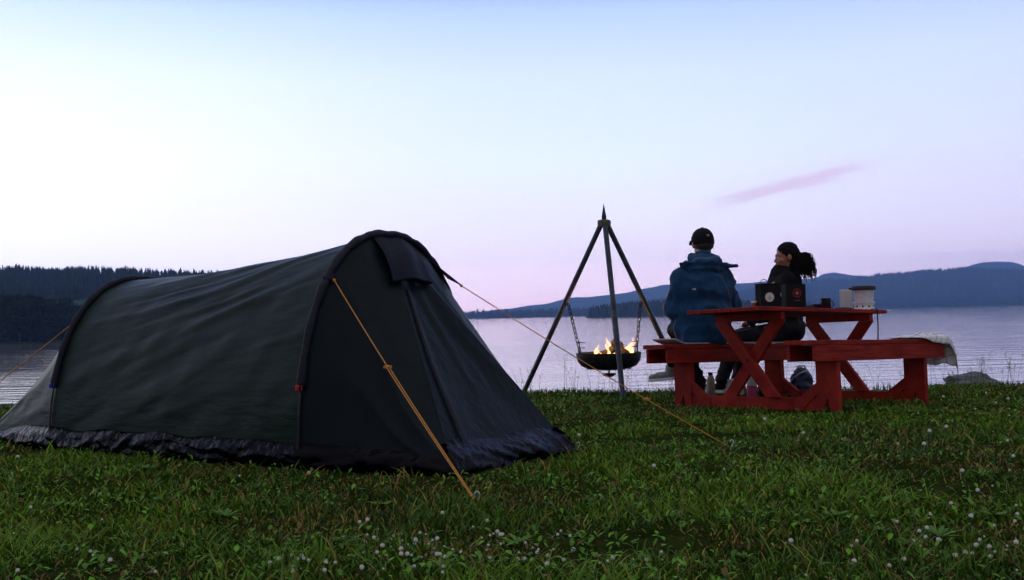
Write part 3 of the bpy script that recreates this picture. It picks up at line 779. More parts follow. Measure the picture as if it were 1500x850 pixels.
# black case with round white emblem (stands with one corner to the viewer)
p = tab_at(1143, -.12)
h = .19; t = thing('storage_case', 'black box with a round white emblem and wire handle on the table', 'box', p, (0, 0, R(8)))
mb = MB(); mb.bbox((-.075, .06, h / 2), (.15, .12, h), .004); obj('case_body', mb, M['blackbox'], t)
mb = MB(); mb.bbox((-.075, .06, h + .004), (.156, .126, .008), .003); obj('case_lid', mb, M['blackbox'], t)
mb = MB(); mb.tube([(-.105 + .028 * math.cos(a) , .05, h + .006 + .036 * math.sin(a)) for a in [math.pi * k / 12 for k in range(13)]], .003, 6); obj('handle', mb, M['galv'], t, smooth=True)
emblem(t, M['white'], M['grey'], Matrix.Translation((-.083, -.0005, .092)) @ Matrix.Rotation(R(90), 4, 'X'), .036, 'white')
p = tab_at(1153, .0)
t = thing('storage_case', 'plain black box with a small pale oval emblem, between two emblem boxes', 'box', p, (0, 0, R(-30)))
mb = MB(); mb.bbox((-.03, .05, h / 2 - .003), (.10, .10, h - .006), .004); obj('case_body', mb, M['blackbox'], t)
emblem(t, M['white'], M['grey'], Matrix.Translation((-.035, -.0005, .125)) @ Matrix.Rotation(R(90), 4, 'X') @ Matrix.Scale(.6, 4, (1, 0, 0)), .022, 'white')
p = tab_at(1166, -.14)
t = thing('black_carton', 'tall black carton with a dark red ring emblem on the table', 'carton', p, (0, 0, R(3)))
mb = MB(); mb.bbox((0.004, .06, .095), (.155, .12, .19), .003); obj('carton_body', mb, M['blackbox'], t)
mb = MB(); mb.bbox((0.004, .06, .192), (.157, .122, .004), .001); obj('carton_flap', mb, M['blackbox'], t)
emblem(t, M['redprint'], M['grey'], Matrix.Translation((.012, -.001, .124)) @ Matrix.Rotation(R(90), 4, 'X'), .034, 'red')
# small jar of jam on a saucer
p = tab_at(1105, .05)
t = thing('saucer', 'shallow pale saucer under the small jar at the table end', 'saucer', p)
mb = MB(); mb.lathe([(.0, 0), (.035, .001), (.052, .008), (.050, .010), (.034, .004), (0, .004)], 24); obj('saucer_body', mb, M['card'], t, smooth=True)
t = thing('jam_jar', 'small jar of dark red jam with white lid beside the black box', 'jar', p + Vector((0, 0, .0045)))
mb = MB(); mb.lathe([(0, 0), (.022, .001), (.024, .006), (.024, .045), (.021, .052)], 20); obj('jar_body', mb, M['jam'], t, smooth=True, auto=50)
mb = MB(); mb.lathe([(.0235, .050), (.0235, .063), (.021, .065), (0, .065)], 20); obj('jar_lid', mb, M['card'], t, smooth=True, auto=50)
# mugs
def mug(px, y, hh, r, label, yaw, mm='mug'):
    p = tab_at(px, y); t = thing('mug', label, 'mug', p, (0, 0, R(yaw)), group='black mugs on the table')
    mb = MB(); mb.lathe([(0, 0), (r * .9, 0), (r, .004), (r, hh), (r * .93, hh), (r * .92, .006), (0, .006)], 24); obj('mug_body', mb, M[mm], t, smooth=True, auto=50)
    mb = MB(); mb.tube([(r - .004 + .026 * math.sin(a), 0, hh * .5 + hh * .3 * math.cos(a)) for a in [math.pi * k / 10 for k in range(11)]], .0045, 8); obj('handle', mb, M[mm], t, smooth=True)
mug(1210, -.10, .098, .041, 'tallest black mug, right of the tall black carton', 0)
mug(1197, -.02, .055, .036, 'lower black mug just left of the tallest mug', 180)
# folded camera case, low and rounded
p = tab_at(1189, .06); t = thing('camera', 'small black camera lying left of the mugs', 'camera', p, (0, 0, R(20)))
mb = MB(); mb.bbox((0, 0, .024), (.10, .04, .048), .008); obj('camera_body', mb, M['blackbox'], t)
mb = MB(); mb.lathe([(.0, 0), (.022, 0), (.022, .03), (.018, .034), (0, .034)], 18); mb.v = [tuple(Matrix.Translation((.01, -.018, .025)) @ Matrix.Rotation(R(90), 4, 'X') @ Vector(q)) for q in mb.v]; obj('lens', mb, M['mug'], t, smooth=True, auto=40)
# low dark pouch
p = tab_at(1235, -.16); t = thing('cutlery_pouch', 'flat black pouch lying in front of the white carton', 'pouch', p, (0, 0, R(5)))
mb = MB(); mb.ell((0, 0, .011), (.085, .04, .012), n=20); mb.box((0, 0, .010), (.14, .05, .018)); obj('pouch_body', remesh(mb, .004, 3, [(.002, (30, 30, 30), False)]), M['blackcloth'], t, smooth=True)
mb = MB(); mb.tube([(-.05, -.041, .014), (0, -.043, .016), (.05, -.041, .014)], .002, 5); obj('zip', mb, M['galv'], t)
# white carton
p = tab_at(1240, .12); t = thing('milk_carton', 'plain white carton standing behind the camping stove', 'carton', p, (0, 0, R(2)))
mb = MB(); mb.bbox((0, 0, .098), (.095, .06, .196), .003); obj('carton_body', mb, M['card'], t)
mb = MB(); mb.bbox((0, 0, .199), (.093, .05, .006), .002); obj('carton_flap', mb, M['card'], t)
# camping stove: windshield base, pot, lid
p = tab_at(1266, -.08); SC = 1.02
t = thing('camping_stove', 'round silver camping stove with a pot and dark lid on the table', 'camping stove', p, (0, 0, R(-20))); t.scale = (1.06, 1.06, 1.2)
mb = MB(); mb.lathe([(0, 0), (.080, .0), (.083, .004), (.083, .012), (.078, .020), (.076, .050), (.083, .060), (.084, .066), (.070, .070), (.066, .066), (0, .066)], 40); o = obj('windshield', mb, M['alu'], t, smooth=True, auto=45)
for k in range(10):
    mb = MB(); a = k * .628 + .2; mb.tube([(.0765 * math.cos(a), .0765 * math.sin(a), .036), (.079 * math.cos(a), .079 * math.sin(a), .036)], .007, 10); obj('air_hole', mb, M['blackbox'], o)
mb = MB(); mb.lathe([(0, .068), (.058, .068), (.070, .074), (.074, .085), (.076, .140), (.081, .146), (.081, .150), (.074, .150), (0, .149)], 40); obj('pot', mb, M['alu'], t, smooth=True, auto=45)
mb = MB(); mb.lathe([(0, .150), (.094, .150), (.096, .156), (.094, .174), (.088, .180), (.05, .183), (0, .184)], 40); o = obj('lid', mb, M['lid'], t, smooth=True, auto=45)
mb = MB(); mb.bbox((-.099, 0, .163), (.03, .035, .012), .003); obj('grip', mb, M['blackbox'], o)
# small pale spoon at the far end of the table
p = tab_at(1292, -.16); t = thing('spoon', 'small pale spoon near the right end of the table', 'spoon', p, (0, 0, R(12)))
mb = MB(); mb.ell((.0, 0, .006), (.020, .013, .005)); mb.tube([(.015, 0, .006), (.05, 0, .009), (.09, 0, .006)], [.003, .0025, .003], 6); obj('spoon_body', mb, M['alu'], t, smooth=True)
# strap hanging from table edge
pt = tab_at(1276, -.30); t = thing('hanging_strap', 'black strap hanging from the table edge below the stove', 'strap', pt)
Mi = TM.inverted(); lo = Mi @ pt; edge_ = tw(lo.x, -.352, TOPZ + .003)
mb = MB(); pts = [pt + Vector((0, 0, .003)), edge_.lerp(pt, .2) + Vector((0, 0, .004)), tw(lo.x, -.354, TOPZ - .002), tw(lo.x, -.355, TOPZ - .05), tw(lo.x - .005, -.357, TOPZ - .14), tw(lo.x - .012, -.355, TOPZ - .262)]
mb.tube(pts, .007, 8, flat=.5); obj('strap_band', mb, M['blackcloth'], t, smooth=True, world=True)
mb = MB(); mb.bbox(pts[-1], (.018, .012, .02), .002); obj('strap_buckle', mb, M['blackbox'], t, world=True)

# cloth over the end of the near bench
t = None
mb = MB(); P = []; UV = []
ue = -.035 + .925       # bench end
for i in range(57):
    s = i / 56; row = []
    for j in range(41):
        q = j / 40; yy = -BY + (-.15 + .30 * q)
        a = s * .74                      # along the bench, the last part hangs over the end
        x = ue - .43 + a
        yl = -BY + max(-.12, min(.12, yy + BY))
        ef = math.sin(math.pi * min(1, .04 + s * 1.6)) * math.sin(math.pi * (.10 + .8 * q)) if s < .5 else math.sin(math.pi * (.10 + .8 * q))
        lift = .009 + .030 * ef * (1 + noise.noise(Vector((s * 5, q * 4, 1)))) + .008 * ef * (1 + noise.noise(Vector((s * 12, q * 9, 4)))) * .6
        z = SZ + lift
        over = max(0, a - .435)
        if over > 0:
            x = ue + .012 + .11 * (1 - math.exp(-over * 12)) + .022 * math.sin(q * 7 + 1) * min(1, over * 8); z = SZ + lift - over * .8
            yl += .02 * math.sin(q * 9) * over
        side = (-BY - .12) - yy if yy < -BY - .12 else (yy - (-BY + .12) if yy > -BY + .12 else 0)
        if side > 0:
            kk = 1.0 if a > .18 else max(0, (a - .02) / .16)
            side2 = side * (1 + 1.6 * s)
            yl += math.copysign(.010 + .1 * side, yy + BY); z -= side2 * kk
        row.append(tw(x, yl, z)); 
    P.append(row)
mb.grid(P); cl = obj('cloth', mb, M['cloth'], smooth=True); setp(cl, 'crumpled pale checked cloth draped over the right end of the near bench', 'cloth')
me = cl.data; uvl = me.uv_layers.new(name='UVMap')
TMi = TM.inverted()
for lp in me.loops:
    q = TMi @ me.vertices[lp.vertex_index].co; uvl.data[lp.index].uv = ((q.x + (SZ + .02 - q.z)) * 1.6, (q.y) * 1.6)
md = cl.modifiers.new('thick', 'SOLIDIFY'); md.thickness = .004; md.offset = 1

# mat on the far bench under the sitters
mb = MB(); P = []
for i in range(61):
    s = i / 60; x = -.84 + 1.55 * s; row = []
    for j in range(9):
        q = j / 8; y = BY - .115 + .235 * q; cur = .035 * max(0, (.08 - s) / .08) ** 1.2
        row.append(tw(x, y, SZ + .004 + cur + .0025 * noise.noise(Vector((s * 20, q * 3, 0)))))
    P.append(row)
P2 = [[p + Vector((0, 0, .009)) for p in r_] for r_ in P]
mb.grid(P); mb.grid(P2); 
for a_, b_ in ((P, P2),):
    n_ = len(P[0]); 
    for jj in (0, n_ - 1): mb.grid([[r_[jj] for r_ in P], [r_[jj] for r_ in P2]])
    mb.grid([P[0], P2[0]]); mb.grid([P[-1], P2[-1]])
setp(obj('foam_mat', mb, M['pad'], smooth=False), 'pale foam mat on the far bench under the two people', 'mat')

# ------------------------------------------------------------------ things on the ground behind the table
def gthing(name, label, cat, px, Y, group=None, rot=None):
    p = at(px, 560, Y); p.z = gz(p.x, p.y); return thing(name, label, cat, p, rot, group)
t = gthing('drink_bottle', 'cloudy bottle with bright pink liquid standing behind the crossed legs', 'bottle', 1101, 8.75)
mb = MB(); mb.lathe([(0, 0), (.040, 0), (.044, .01), (.044, .11), (.044, .115)], 20); obj('liquid', mb, M['pinkliq'], t, smooth=True, auto=50)
mb = MB(); mb.lathe([(.0445, .112), (.0445, .17), (.03, .215), (.016, .235), (.016, .25)], 20); obj('bottle_body', mb, M['clearp'], t, smooth=True, auto=50)
mb = MB(); mb.lathe([(.019, .245), (.019, .27), (0, .271)], 16); obj('cap', mb, M['card'], t, smooth=True, auto=50)
t = gthing('thermos', 'slim black flask beside the pink bottle under the table', 'flask', 1116, 8.75)
mb = MB(); mb.lathe([(0, 0), (.028, 0), (.030, .01), (.030, .16), (.024, .18)], 18); obj('flask_body', mb, M['mug'], t, smooth=True, auto=50)
mb = MB(); mb.lathe([(.024, .18), (.024, .215), (0, .217)], 18); obj('flask_cup', mb, M['iron'], t, smooth=True, auto=50)
t = gthing('water_jug', 'beige bottle standing between the trouser legs under the bench', 'bottle', 1041, 8.85)
mb = MB(); mb.lathe([(0, 0), (.034, 0), (.037, .01), (.037, .17), (.024, .205), (.018, .215)], 20); obj('bottle_body', mb, M['beige'], t, smooth=True, auto=50)
mb = MB(); mb.lathe([(.021, .213), (.021, .24), (0, .241)], 16); obj('cap', mb, M['mug'], t, smooth=True, auto=50)
t = gthing('plastic_bag', 'small white crumpled bag on the ground beside the beige bottle', 'bag', 1026, 8.9)
mb = MB(); mb.ell((0, 0, .03), (.07, .05, .045)); mb.ell((.03, 0, .06), (.03, .03, .03)); obj('bag_body', remesh(mb, .007, 2, [(.012, (25, 25, 25), True)]), M['clearp'], t)
mb = MB(); mb.tube([(.03, 0, .08), (.035, .0, .10), (.05, 0, .108), (.055, .01, .09)], .004, 6); obj('bag_handle', mb, M['clearp'], t)
t = gthing('food_tub', 'pale blue tub behind the crossed legs of the table', 'tub', 1076, 9.1)
mb = MB(); mb.bbox((0, 0, .07), (.14, .10, .14), .01); obj('tub_body', mb, M['clearp'], t)
mb = MB(); mb.bbox((0, 0, .146), (.15, .11, .014), .004); obj('tub_lid', mb, M['card'], t)
t = gthing('rucksack', 'navy blue bag with white trim on the ground behind the right bench leg', 'bag', 1174, 9.0)
mb = MB(); mb.ell((0, 0, .10), (.10, .08, .12)); mb.ell((.01, .03, .17), (.07, .05, .06)); mb.ell((0, -.06, .07), (.07, .04, .06)); obj('bag_body', remesh(mb, .010, 3, [(.010, (14, 14, 14), True)]), M['bluebag'], t, smooth=True)
mb = MB(); mb.tube([(-.08, -.06, .15), (-.03, -.075, .19), (.04, -.06, .21)], .006, 6); mb.tube([(-.05, 0, .20), (-.02, 0, .25), (.03, 0, .25), (.05, 0, .2)], .008, 6); obj('bag_strap', mb, M['card'], t, smooth=True)

# ------------------------------------------------------------------ tripod and fire pan
apex = at(885, 328, 9.70); FPs = []
for (x, y) in ((1.0, 9.15), (.085, 10.10), (1.745, 10.0)): FPs.append(Vector((x, y, gz(x, y))))
tri = thing('tripod', 'tall steel tripod with a spiked top standing at the lake edge', 'tripod', Vector((apex.x, apex.y, gz(apex.x, apex.y))))
for k, fp in enumerate(FPs):
    out = (fp - apex); out.z = 0; out.normalize(); a = apex + out * .035 + Vector((0, 0, -.01)); mb = MB()
    d = (fp - a).normalized(); mb.tube([a, a.lerp(fp, .5), fp + d * .05], [.026, .026, .025], 12); lg = obj('leg', mb, M['galv'], tri, smooth=True, world=True, auto=60)
    q = a.lerp(fp, .455); mb = MB(); mb.tube([q - out * .03, q - out * .03 - Vector((0, 0, .02)), q - out * .05 - Vector((0, 0, .03))], .006, 6); o = obj('hook', mb, M['iron'], lg, world=False); o.data.transform(root_matrix(tri).inverted())
mb = MB(); mb.lathe([(0, -.035), (.055, -.035), (.066, -.02), (.066, .018), (.055, .03), (.03, .032), (0, .032)], 6, apex + Vector((0, 0, .008))); obj('head_block', mb, M['headblock'], tri, world=True)
mb = MB(); mb.lathe([(.022, .03), (.024, .07), (.018, .10), (.010, .15), (.0, .20)], 10, apex); obj('spike', mb, M['iron'], tri, world=True, smooth=True, auto=50)

pc = at(891.5, 517, 9.72); RP = .318
pan = thing('fire_pan', 'black iron fire pan hanging on chains from the tripod over the grass', 'fire pan', pc)
mb = MB(); mb.lathe([(0, -.165), (.10, -.165), (.20, -.155), (.27, -.125), (.305, -.08), (RP, -.02), (RP, 0), (RP + .004, .004), (RP - .006, .004), (RP - .008, -.02), (.295, -.075), (.26, -.115), (.19, -.145), (0, -.153)], 48); obj('bowl', mb, M['iron'], pan, smooth=True, auto=40)
for sx in (-1, 1):
    x = sx * (RP - .035); mb = MB(); z0 = -.03
    mb.tube([(x, 0, z0), (x, 0, .12)], .005, 6)
    for zz in (.055, .105): mb.tube([(x, 0, zz), (x - (-1 if sx < 0 else 1) * .055 * (1 if sx > 0 else 1), 0, zz)], .0045, 6)
    obj('grill_bracket', mb, M['iron'], pan, smooth=True)
mb = MB(); mb.tube([(0, 0, -.165), (0, 0, -.20)], .008, 8); mb.lathe([(.0, -.200), (.066, -.200), (.068, -.210), (.045, -.228), (.012, -.240), (0, -.242)], 20); obj('drain_cap', mb, M['iron'], pan, smooth=True, auto=40)
for k in range(14):
    mb = MB(); a = k * .449; mb.ell((.21 * math.cos(a), .21 * math.sin(a), -.156), (.008, .008, .008), n=6, m=4); obj('rivet', mb, M['iron'], pan)
for fp in FPs:
    out = (fp - apex); out.z = 0; out.normalize(); a = apex + out * .035 + Vector((0, 0, -.01)); q = a.lerp(fp, .455) - out * .045 - Vector((0, 0, .03))
    tgt = pc + Vector((out.x, out.y, 0)) * (RP - .012) + Vector((0, 0, .03)); d = q - tgt; n = int(d.length / .046); mb = MB(); dn = d.normalized(); s1 = dn.orthogonal().normalized(); s2 = dn.cross(s1)
    for k in range(n + 1):
        c = tgt.lerp(q, k / n); sd = s1 if k % 2 else s2
        mb.tube([c + dn * (.033 * math.cos(b)) + sd * (.016 * math.sin(b)) for b in [2 * math.pi * i / 10 for i in range(10)]], .0048, 5, closed=True)
    mb.tube([tgt, tgt - Vector((out.x, out.y, 0)) * -.014 + Vector((0, 0, -.03)), tgt - Vector((0, 0, .045))], .005, 6)
    obj('chain', mb, M['iron'], pan, smooth=True, world=True)
# logs and embers
def log(p0, p1, r, label, seed):
    a = pc + Vector(p0); b = pc + Vector(p1); t = thing('log', label, 'log', a, group='logs in the fire pan')
    mb = MB(); n = 14; pts = []; rs = []
    for k in range(n + 1):
        s = k / n; c = a.lerp(b, s) - a + Vector((noise.noise(Vector((s * 4, seed, 0))), noise.noise(Vector((s * 4, seed, 5))), 0)) * .012; pts.append(c); rs.append(r * (1 + .25 * noise.noise(Vector((s * 7, seed, 2)))) * (.75 if k in (0, n) else 1))
    mb.tube(pts, rs, 10); obj('log_body', mb, M['char'], t, smooth=True)
    mb = MB(); 
    for k in range(5): mb.ell(pts[2 + k] + Vector((0, 0, -r * .8)), (.014, .012, .008), n=7, m=5)
    obj('embers', mb, M['ember'], t)
log((-.16, -.03, -.07), (.14, .05, .085), .035, 'charred log leaning up across the fire pan', 1)
log((.22, -.06, -.08), (.05, .02, .115), .040, 'thick charred log standing highest in the fire pan', 2)
log((-.22, .08, -.10), (.2, .10, -.06), .035, 'charred log lying along the back of the fire pan', 3)
log((-.12, -.14, -.11), (.18, -.12, -.04), .032, 'charred log lying at the front of the fire pan', 4)
fire = thing('fire', 'orange flames burning in the hanging fire pan', 'fire', pc + Vector((0, 0, -.06)))
fl_ = bpy.data.lights.new('fire_glow', 'POINT'); fl_.energy = 9; fl_.color = (1, .45, .15); fl_.shadow_soft_size = .12
flo = bpy.data.objects.new('fire_glow', fl_); COL.objects.link(flo); flo.location = pc + Vector((.05, -.02, .12))
def flame(x, y, hh, w, lx, seed):
    mb = MB(); n = 16; pts = []; rs = []
    for k in range(n + 1):
        s = k / n; pts.append(Vector((x + lx * s ** 1.5 + .022 * math.sin(s * 8 + seed) * s, y + .014 * math.sin(s * 5 + seed * 2), hh * .88 * s)))
        rs.append(max(.001, w * (math.sin(math.pi * min(1, s * .78 + .22)) ** 1.1) * (1 - .2 * s)))
    mb.tube(pts, rs, 10, flat=.7); obj('flame', mb, M['flame'], fire, smooth=True)
for a in ((-.125, -.02, .17, .018, .01, 1), (-.10, .03, .12, .022, -.02, 2), (-.09, -.05, .09, .018, .0, 3), (.015, .06, .25, .024, -.01, 4), (-.005, .0, .20, .022, .0, 5), (.06, .08, .28, .018, .03, 6), (.045, .05, .2, .02, .0, 13),
          (.15, -.02, .17, .034, .05, 7), (.18, .02, .24, .024, .07, 8), (.20, -.04, .13, .026, .01, 9), (.12, .05, .16, .022, .03, 10), (.165, .0, .10, .030, .0, 11), (.225, .02, .20, .012, .05, 12)):
    flame(*a)

# ------------------------------------------------------------------ rocks on the bank
def rock(name, px, Y, r, label, seed, sink=.4):
    p = at(px, 560, Y); p.z = gz(p.x, p.y); bm = bmesh.new(); bmesh.ops.create_icosphere(bm, subdivisions=5, radius=1)
    for vv in bm.verts:
        c = vv.co.copy(); n = .35 * noise.noise(c * 1.1 + Vector((seed, 0, 0))) + .16 * noise.noise(c * 2.6 + Vector((seed, 5, 0))) + .05 * noise.noise(c * 7) + .02 * noise.noise(c * 18)
        c = c * (1 + n); vv.co = Vector((c.x * r[0], c.y * r[1], c.z * r[2] + r[2] * (1 - sink * 2)))
    me = bpy.data.meshes.new(name); bm.to_mesh(me); bm.free(); me.materials.append(M['rock']); me.polygons.foreach_set('use_smooth', [True] * len(me.polygons)); me.set_sharp_from_angle(angle=R(28))
    o = bpy.data.objects.new(name, me); COL.objects.link(o); o.location = p; return setp(o, label, 'rock')
rock('boulder', 1424, 9.95, (.235, .22, .115), 'grey boulder on the bank right of the picnic table', 3, sink=.12)
rock('rock', 1381, 9.9, (.17, .16, .075), 'low flat rock left of the big boulder on the bank', 9, sink=.2)

# ------------------------------------------------------------------ people
def put(root, name, mb, m, smooth=True, parent=None, auto=None): return obj(name, mb, m, parent or root, smooth=smooth, auto=auto)
def hand(mb, wrist, palm_dir, side, up=Vector((0, 0, 1)), curl=.5):
    d = Vector(palm_dir).normalized(); s = d.cross(up).normalized() * side; n = s.cross(d).normalized() * (-1 if side < 0 else 1)
    if n.z < 0: n = -n
    w = Vector(wrist); mb.cap(w, w + d * .07, .026, .034, flat=.6)
    for k, ln in enumerate((.068, .078, .072, .056)):
        b = w + d * .085 + s * (.030 - k * .020); m1 = b + (d * math.cos(curl * .6) - n * math.sin(curl * .6)) * ln * .5; m2 = m1 + (d * math.cos(curl * 1.6) - n * math.sin(curl * 1.6)) * ln * .5
        mb.cap(b - d * .02, m1, .0095, .009, 8); mb.cap(m1, m2, .009, .0075, 8)
    b = w + d * .03 + s * .034; m1 = b + (d * .6 + s * .7).normalized() * .035; m2 = m1 + (d * .95 + s * .2).normalized() * .03
    mb.cap(b, m1, .012, .011, 8); mb.cap(m1, m2, .011, .009, 8)

def shoe(root, heel, toe_dir, label=None, ms='shoe', tilt=0):
    d = Vector(toe_dir).normalized(); yaw = math.atan2(d.y, d.x); pit = math.asin(d.z)
    Mx = Matrix.Translation(Vector(heel)) @ Matrix.Rotation(yaw, 4, 'Z') @ Matrix.Rotation(-pit, 4, 'Y')
    mb = MB(); mb.ell((.035, 0, .055), (.05, .038, .05)); mb.ell((.12, 0, .042), (.10, .043, .036)); mb.ell((.20, 0, .034), (.06, .045, .030)); mb.cap((.03, 0, .06), (.025, 0, .105), .04, .042)
    mb = remesh(mb, .008, 3); mb.v = [tuple(Mx @ Vector(q)) for q in mb.v]; s = put(root, 'shoe', mb, M[ms])
    prof = [(-.018, -.030), (.0, -.038), (.08, -.034), (.16, -.046), (.23, -.038), (.262, -.012), (.262, .012), (.23, .040), (.16, .046), (.08, .034), (0, .038), (-.018, .030)]
    mb = MB(); mb.prism(prof, 'z', -.004, .022); mb.v = [tuple(Mx @ Vector(q)) for q in mb.v]; put(root, 'sole', mb, M['sole'], smooth=False, parent=s)

# man: on the far bench, back to the viewer, one leg crossed over the other
mp_ = tw(0, 0, 0)
def bench_at(px, y=BY):
    lo, hi = -1.2, 1.2
    for _ in range(50):
        m = (lo + hi) / 2
        if proj(tw(m, y, SZ))[0] < px: lo = m
        else: hi = m
    return tw(lo, y, SZ + .013)
pm = bench_at(1033); yaw_m = R(12)
man = thing('person', 'man in blue hooded jacket and dark cap seated with his back turned', 'person', pm, (0, 0, yaw_m))
Mm = root_matrix(man).inverted(); g_m = Mm @ Vector((pm.x, pm.y, gz(pm.x, pm.y)))
gz_m = g_m.z + .02
loc_m = lambda px, py, Y: Mm @ at(px, py, Y)
hipL, hipR = Vector((-.10, .02, .10)), Vector((.09, .02, .10))
kneeL = Vector((-.08, .42, .10)); ankL = loc_m(1026, 575, 8.62); ankL.z = gz_m + .09
kneeR = Vector((-.01, .40, .18)); ankR = loc_m(984, 541, 8.60)
body = MB()
body.ell((0, .0, .13), (.17, .12, .13)); body.ell((0, .02, .33), (.16, .11, .20)); body.ell((0, .03, .50), (.19, .11, .14)); body.cap((0, .05, .58), (0, .09, .70), .060, .056)
HC = Vector((.05, .100, .838)); body.ell(HC, (.080, .098, .105)); body.ell(HC + Vector((0, .05, -.055)), (.055, .055, .055)); body.ell(HC + Vector((0, .105, -.02)), (.014, .02, .022))
for sx in (-1, 1): body.ell(HC + Vector((sx * .084, .0, -.02)), (.012, .022, .034), M=Matrix.Rotation(R(-18 * sx), 3, 'Z'))
body.cap(Vector((0.02, .07, .62)), HC + Vector((0, -.01, -.05)), .060, .064)
for sx, el, wr_ in ((-1, Vector((-.285, .08, .30)), Vector((-.10, .33, .22))), (1, Vector((.285, .10, .31)), Vector((.12, .36, .24)))):
    sh = Vector((sx * .19, .03, .555)); body.cap(sh, el, .055, .043); body.cap(el, wr_, .042, .030); hand(body, wr_, (-sx * .6, .7, -.15), -sx)
for a, b, c in ((hipL, kneeL, ankL), (hipR, kneeR, ankR)): body.cap(a, b, .085, .058); body.cap(b, c, .056, .036)
man_body = put(man, 'body', remesh(body, .0065, 3), M['skin_m'])
jk = MB(); jk.ell((0, -.01, .10), (.235, .165, .15)); jk.ell((0, -.005, .24), (.245, .165, .22)); jk.ell((.0, .0, .42), (.245, .15, .22)); jk.ell((0, .02, .54), (.235, .13, .12)); jk.cap((0, .03, .59), (.03, .07, .70), .115, .082)
jk.ell((-.03, .0, .04), (.20, .17, .07)); jk.ell((-.13, .04, .13), (.14, .14, .14))
for sx, el, wr_ in ((-1, Vector((-.262, .04, .28)), Vector((-.12, .31, .22))), (1, Vector((.275, .05, .30)), Vector((.14, .34, .24)))):
    sh = Vector((sx * .185, .02, .545)); jk.cap(sh, el, .088, .070); jk.cap(el, wr_, .068, .055)
put(man, 'jacket', remesh(jk, .010, 14, [(.009, (5, 8, 7), True), (.006, (13, 9, 8), True), (.003, (24, 24, 16), False)]), M['jacket'])
hd = MB(); hd.ell((.015, -.030, .615), (.165, .085, .050)); hd.ell((.02, -.050, .665), (.125, .080, .050)); hd.tube([Vector((.035 + .100 * math.cos(a), .055 + .095 * math.sin(a), .705 + .012 * math.sin(a))) for a in [2 * math.pi * k / 18 for k in range(18)]], .034, 10, closed=True)
hd.cap((-.08, -.05, .655), (-.225, -.06, .660), .036, .011, flat=.7); hd.cap((.10, -.05, .640), (.272, -.06, .630), .036, .012, flat=.7); hd.cap((-.13, -.03, .60), (-.215, -.04, .655), .04, .014)
put(man, 'hood', remesh(hd, .008, 4, [(.010, (9, 9, 12), True)]), M['jacket'])
mb = MB(); 
for dx in (0, .016): mb.bbox((-.155 + dx, -.158, .44), (.011, .004, .012), .001)
mk = put(man, 'jacket_mark', mb, M['card'], smooth=False)
tr = MB()
for a, b, c, ff in ((hipL, kneeL, ankL, .92), (hipR, kneeR, ankR, .86)): tr.cap(a, b, .098, .080); tr.cap(b, b.lerp(c, ff), .078, .066)
tr.ell((0, .0, .09), (.18, .14, .10)); put(man, 'trousers', remesh(tr, .010, 4, [(.010, (12, 12, 9), True)]), M['trouser'])
dR = (Mm.to_3x3() @ Vector((-.72, .66, -.10))); shoe(man, ankR + Vector((0, 0, -.09)) - dR * .02, dR)
dL = (Mm.to_3x3() @ Vector((-.6, .8, 0))); shoe(man, ankL + Vector((0, 0, -.09)) - dL * .03, dL, ms='blackcloth')
# cap with strap opening at the back
cp = MB(); P = []
for i in range(15):
    th = R(90) * i / 14; row = []
    for j in range(40):
        ph = 2 * math.pi * j / 40; r = math.sin(th) ** .85; row.append(HC + Vector((.093 * r * math.cos(ph), .008 + .112 * r * math.sin(ph), .010 + .112 * math.cos(th))))
    P.append(row)
lowr = [p + Vector((0, 0, -.028 if p.y < HC.y else -.01)) + (p - HC) * .0 for p in P[-1]]; P.append(lowr); P.append([HC + (p - HC) * .97 + Vector((0, 0, .002)) for p in lowr])
cp.grid(P, wrap=True)
cap_ = put(man, 'cap', cp, M['blackcloth'])
mb = MB(); mb.ell(HC + Vector((0, .01, .124)), (.010, .010, .005), n=10, m=6); put(man, 'cap_button', mb, M['blackcloth'], parent=cap_)
mb = MB(); mb.ell(HC + Vector((0, -.108, .050)), (.014, .006, .010), n=14, m=8); put(man, 'strap_opening', mb, M['skin_m'], parent=cap_)
P = []
for i in range(9): P.append([HC + Vector((.085 * math.sin(R(a)) * (1 - .05 * i), .085 + .012 * i + .05 * math.cos(R(a)) * (i / 8), .02 - .003 * i)) for a in range(-90, 91, 12)])
mb = MB(); mb.grid(P); o = put(man, 'cap_visor', mb, M['blackcloth'], parent=cap_); o.modifiers.new('t', 'SOLIDIFY').thickness = .004
mb = MB(); mb.ell(HC + Vector((0, -.022, -.012)), (.082, .084, .075)); put(man, 'hair', remesh(mb, .006, 2, [(.002, (90, 90, 90), False)]), M['shorthair'])

# woman: further along the bench, head in profile to the left
pw_ = bench_at(1152); wz = pw_.z
wom = thing('person', 'woman in black jacket with curly black ponytail looking left', 'person', pw_, (0, 0, R(50)))
Mw = root_matrix(wom).inverted(); W3 = Mw.to_3x3()
def lw(px, py, Y): return Mw @ at(px, py, Y)
hy = pw_.y
HW = lw(1151, 376, hy - .02)           # head centre
FD = (W3 @ Vector((-.985, -.02, -.13))).normalized(); UP = Vector((0, 0, 1)); SD = FD.cross(UP).normalized(); UP = SD.cross(FD)
hM = Matrix((SD, FD, UP)).transposed()
def hw(x, y, z): return HW + SD * x + FD * y + UP * z     # x toward her right, y toward the face, z up
gw = (Mw @ Vector((pw_.x, pw_.y, gz(pw_.x, pw_.y)))).z + .02
body = MB(); body.ell((0, 0, .12), (.16, .12, .12)); body.ell((0, .02, .30), (.13, .095, .18)); body.ell((0, .02, .47), (.165, .095, .12))
nb = Vector((0, .04, .55)); body.cap(nb, hw(0, -.015, -.07), .052, .050)
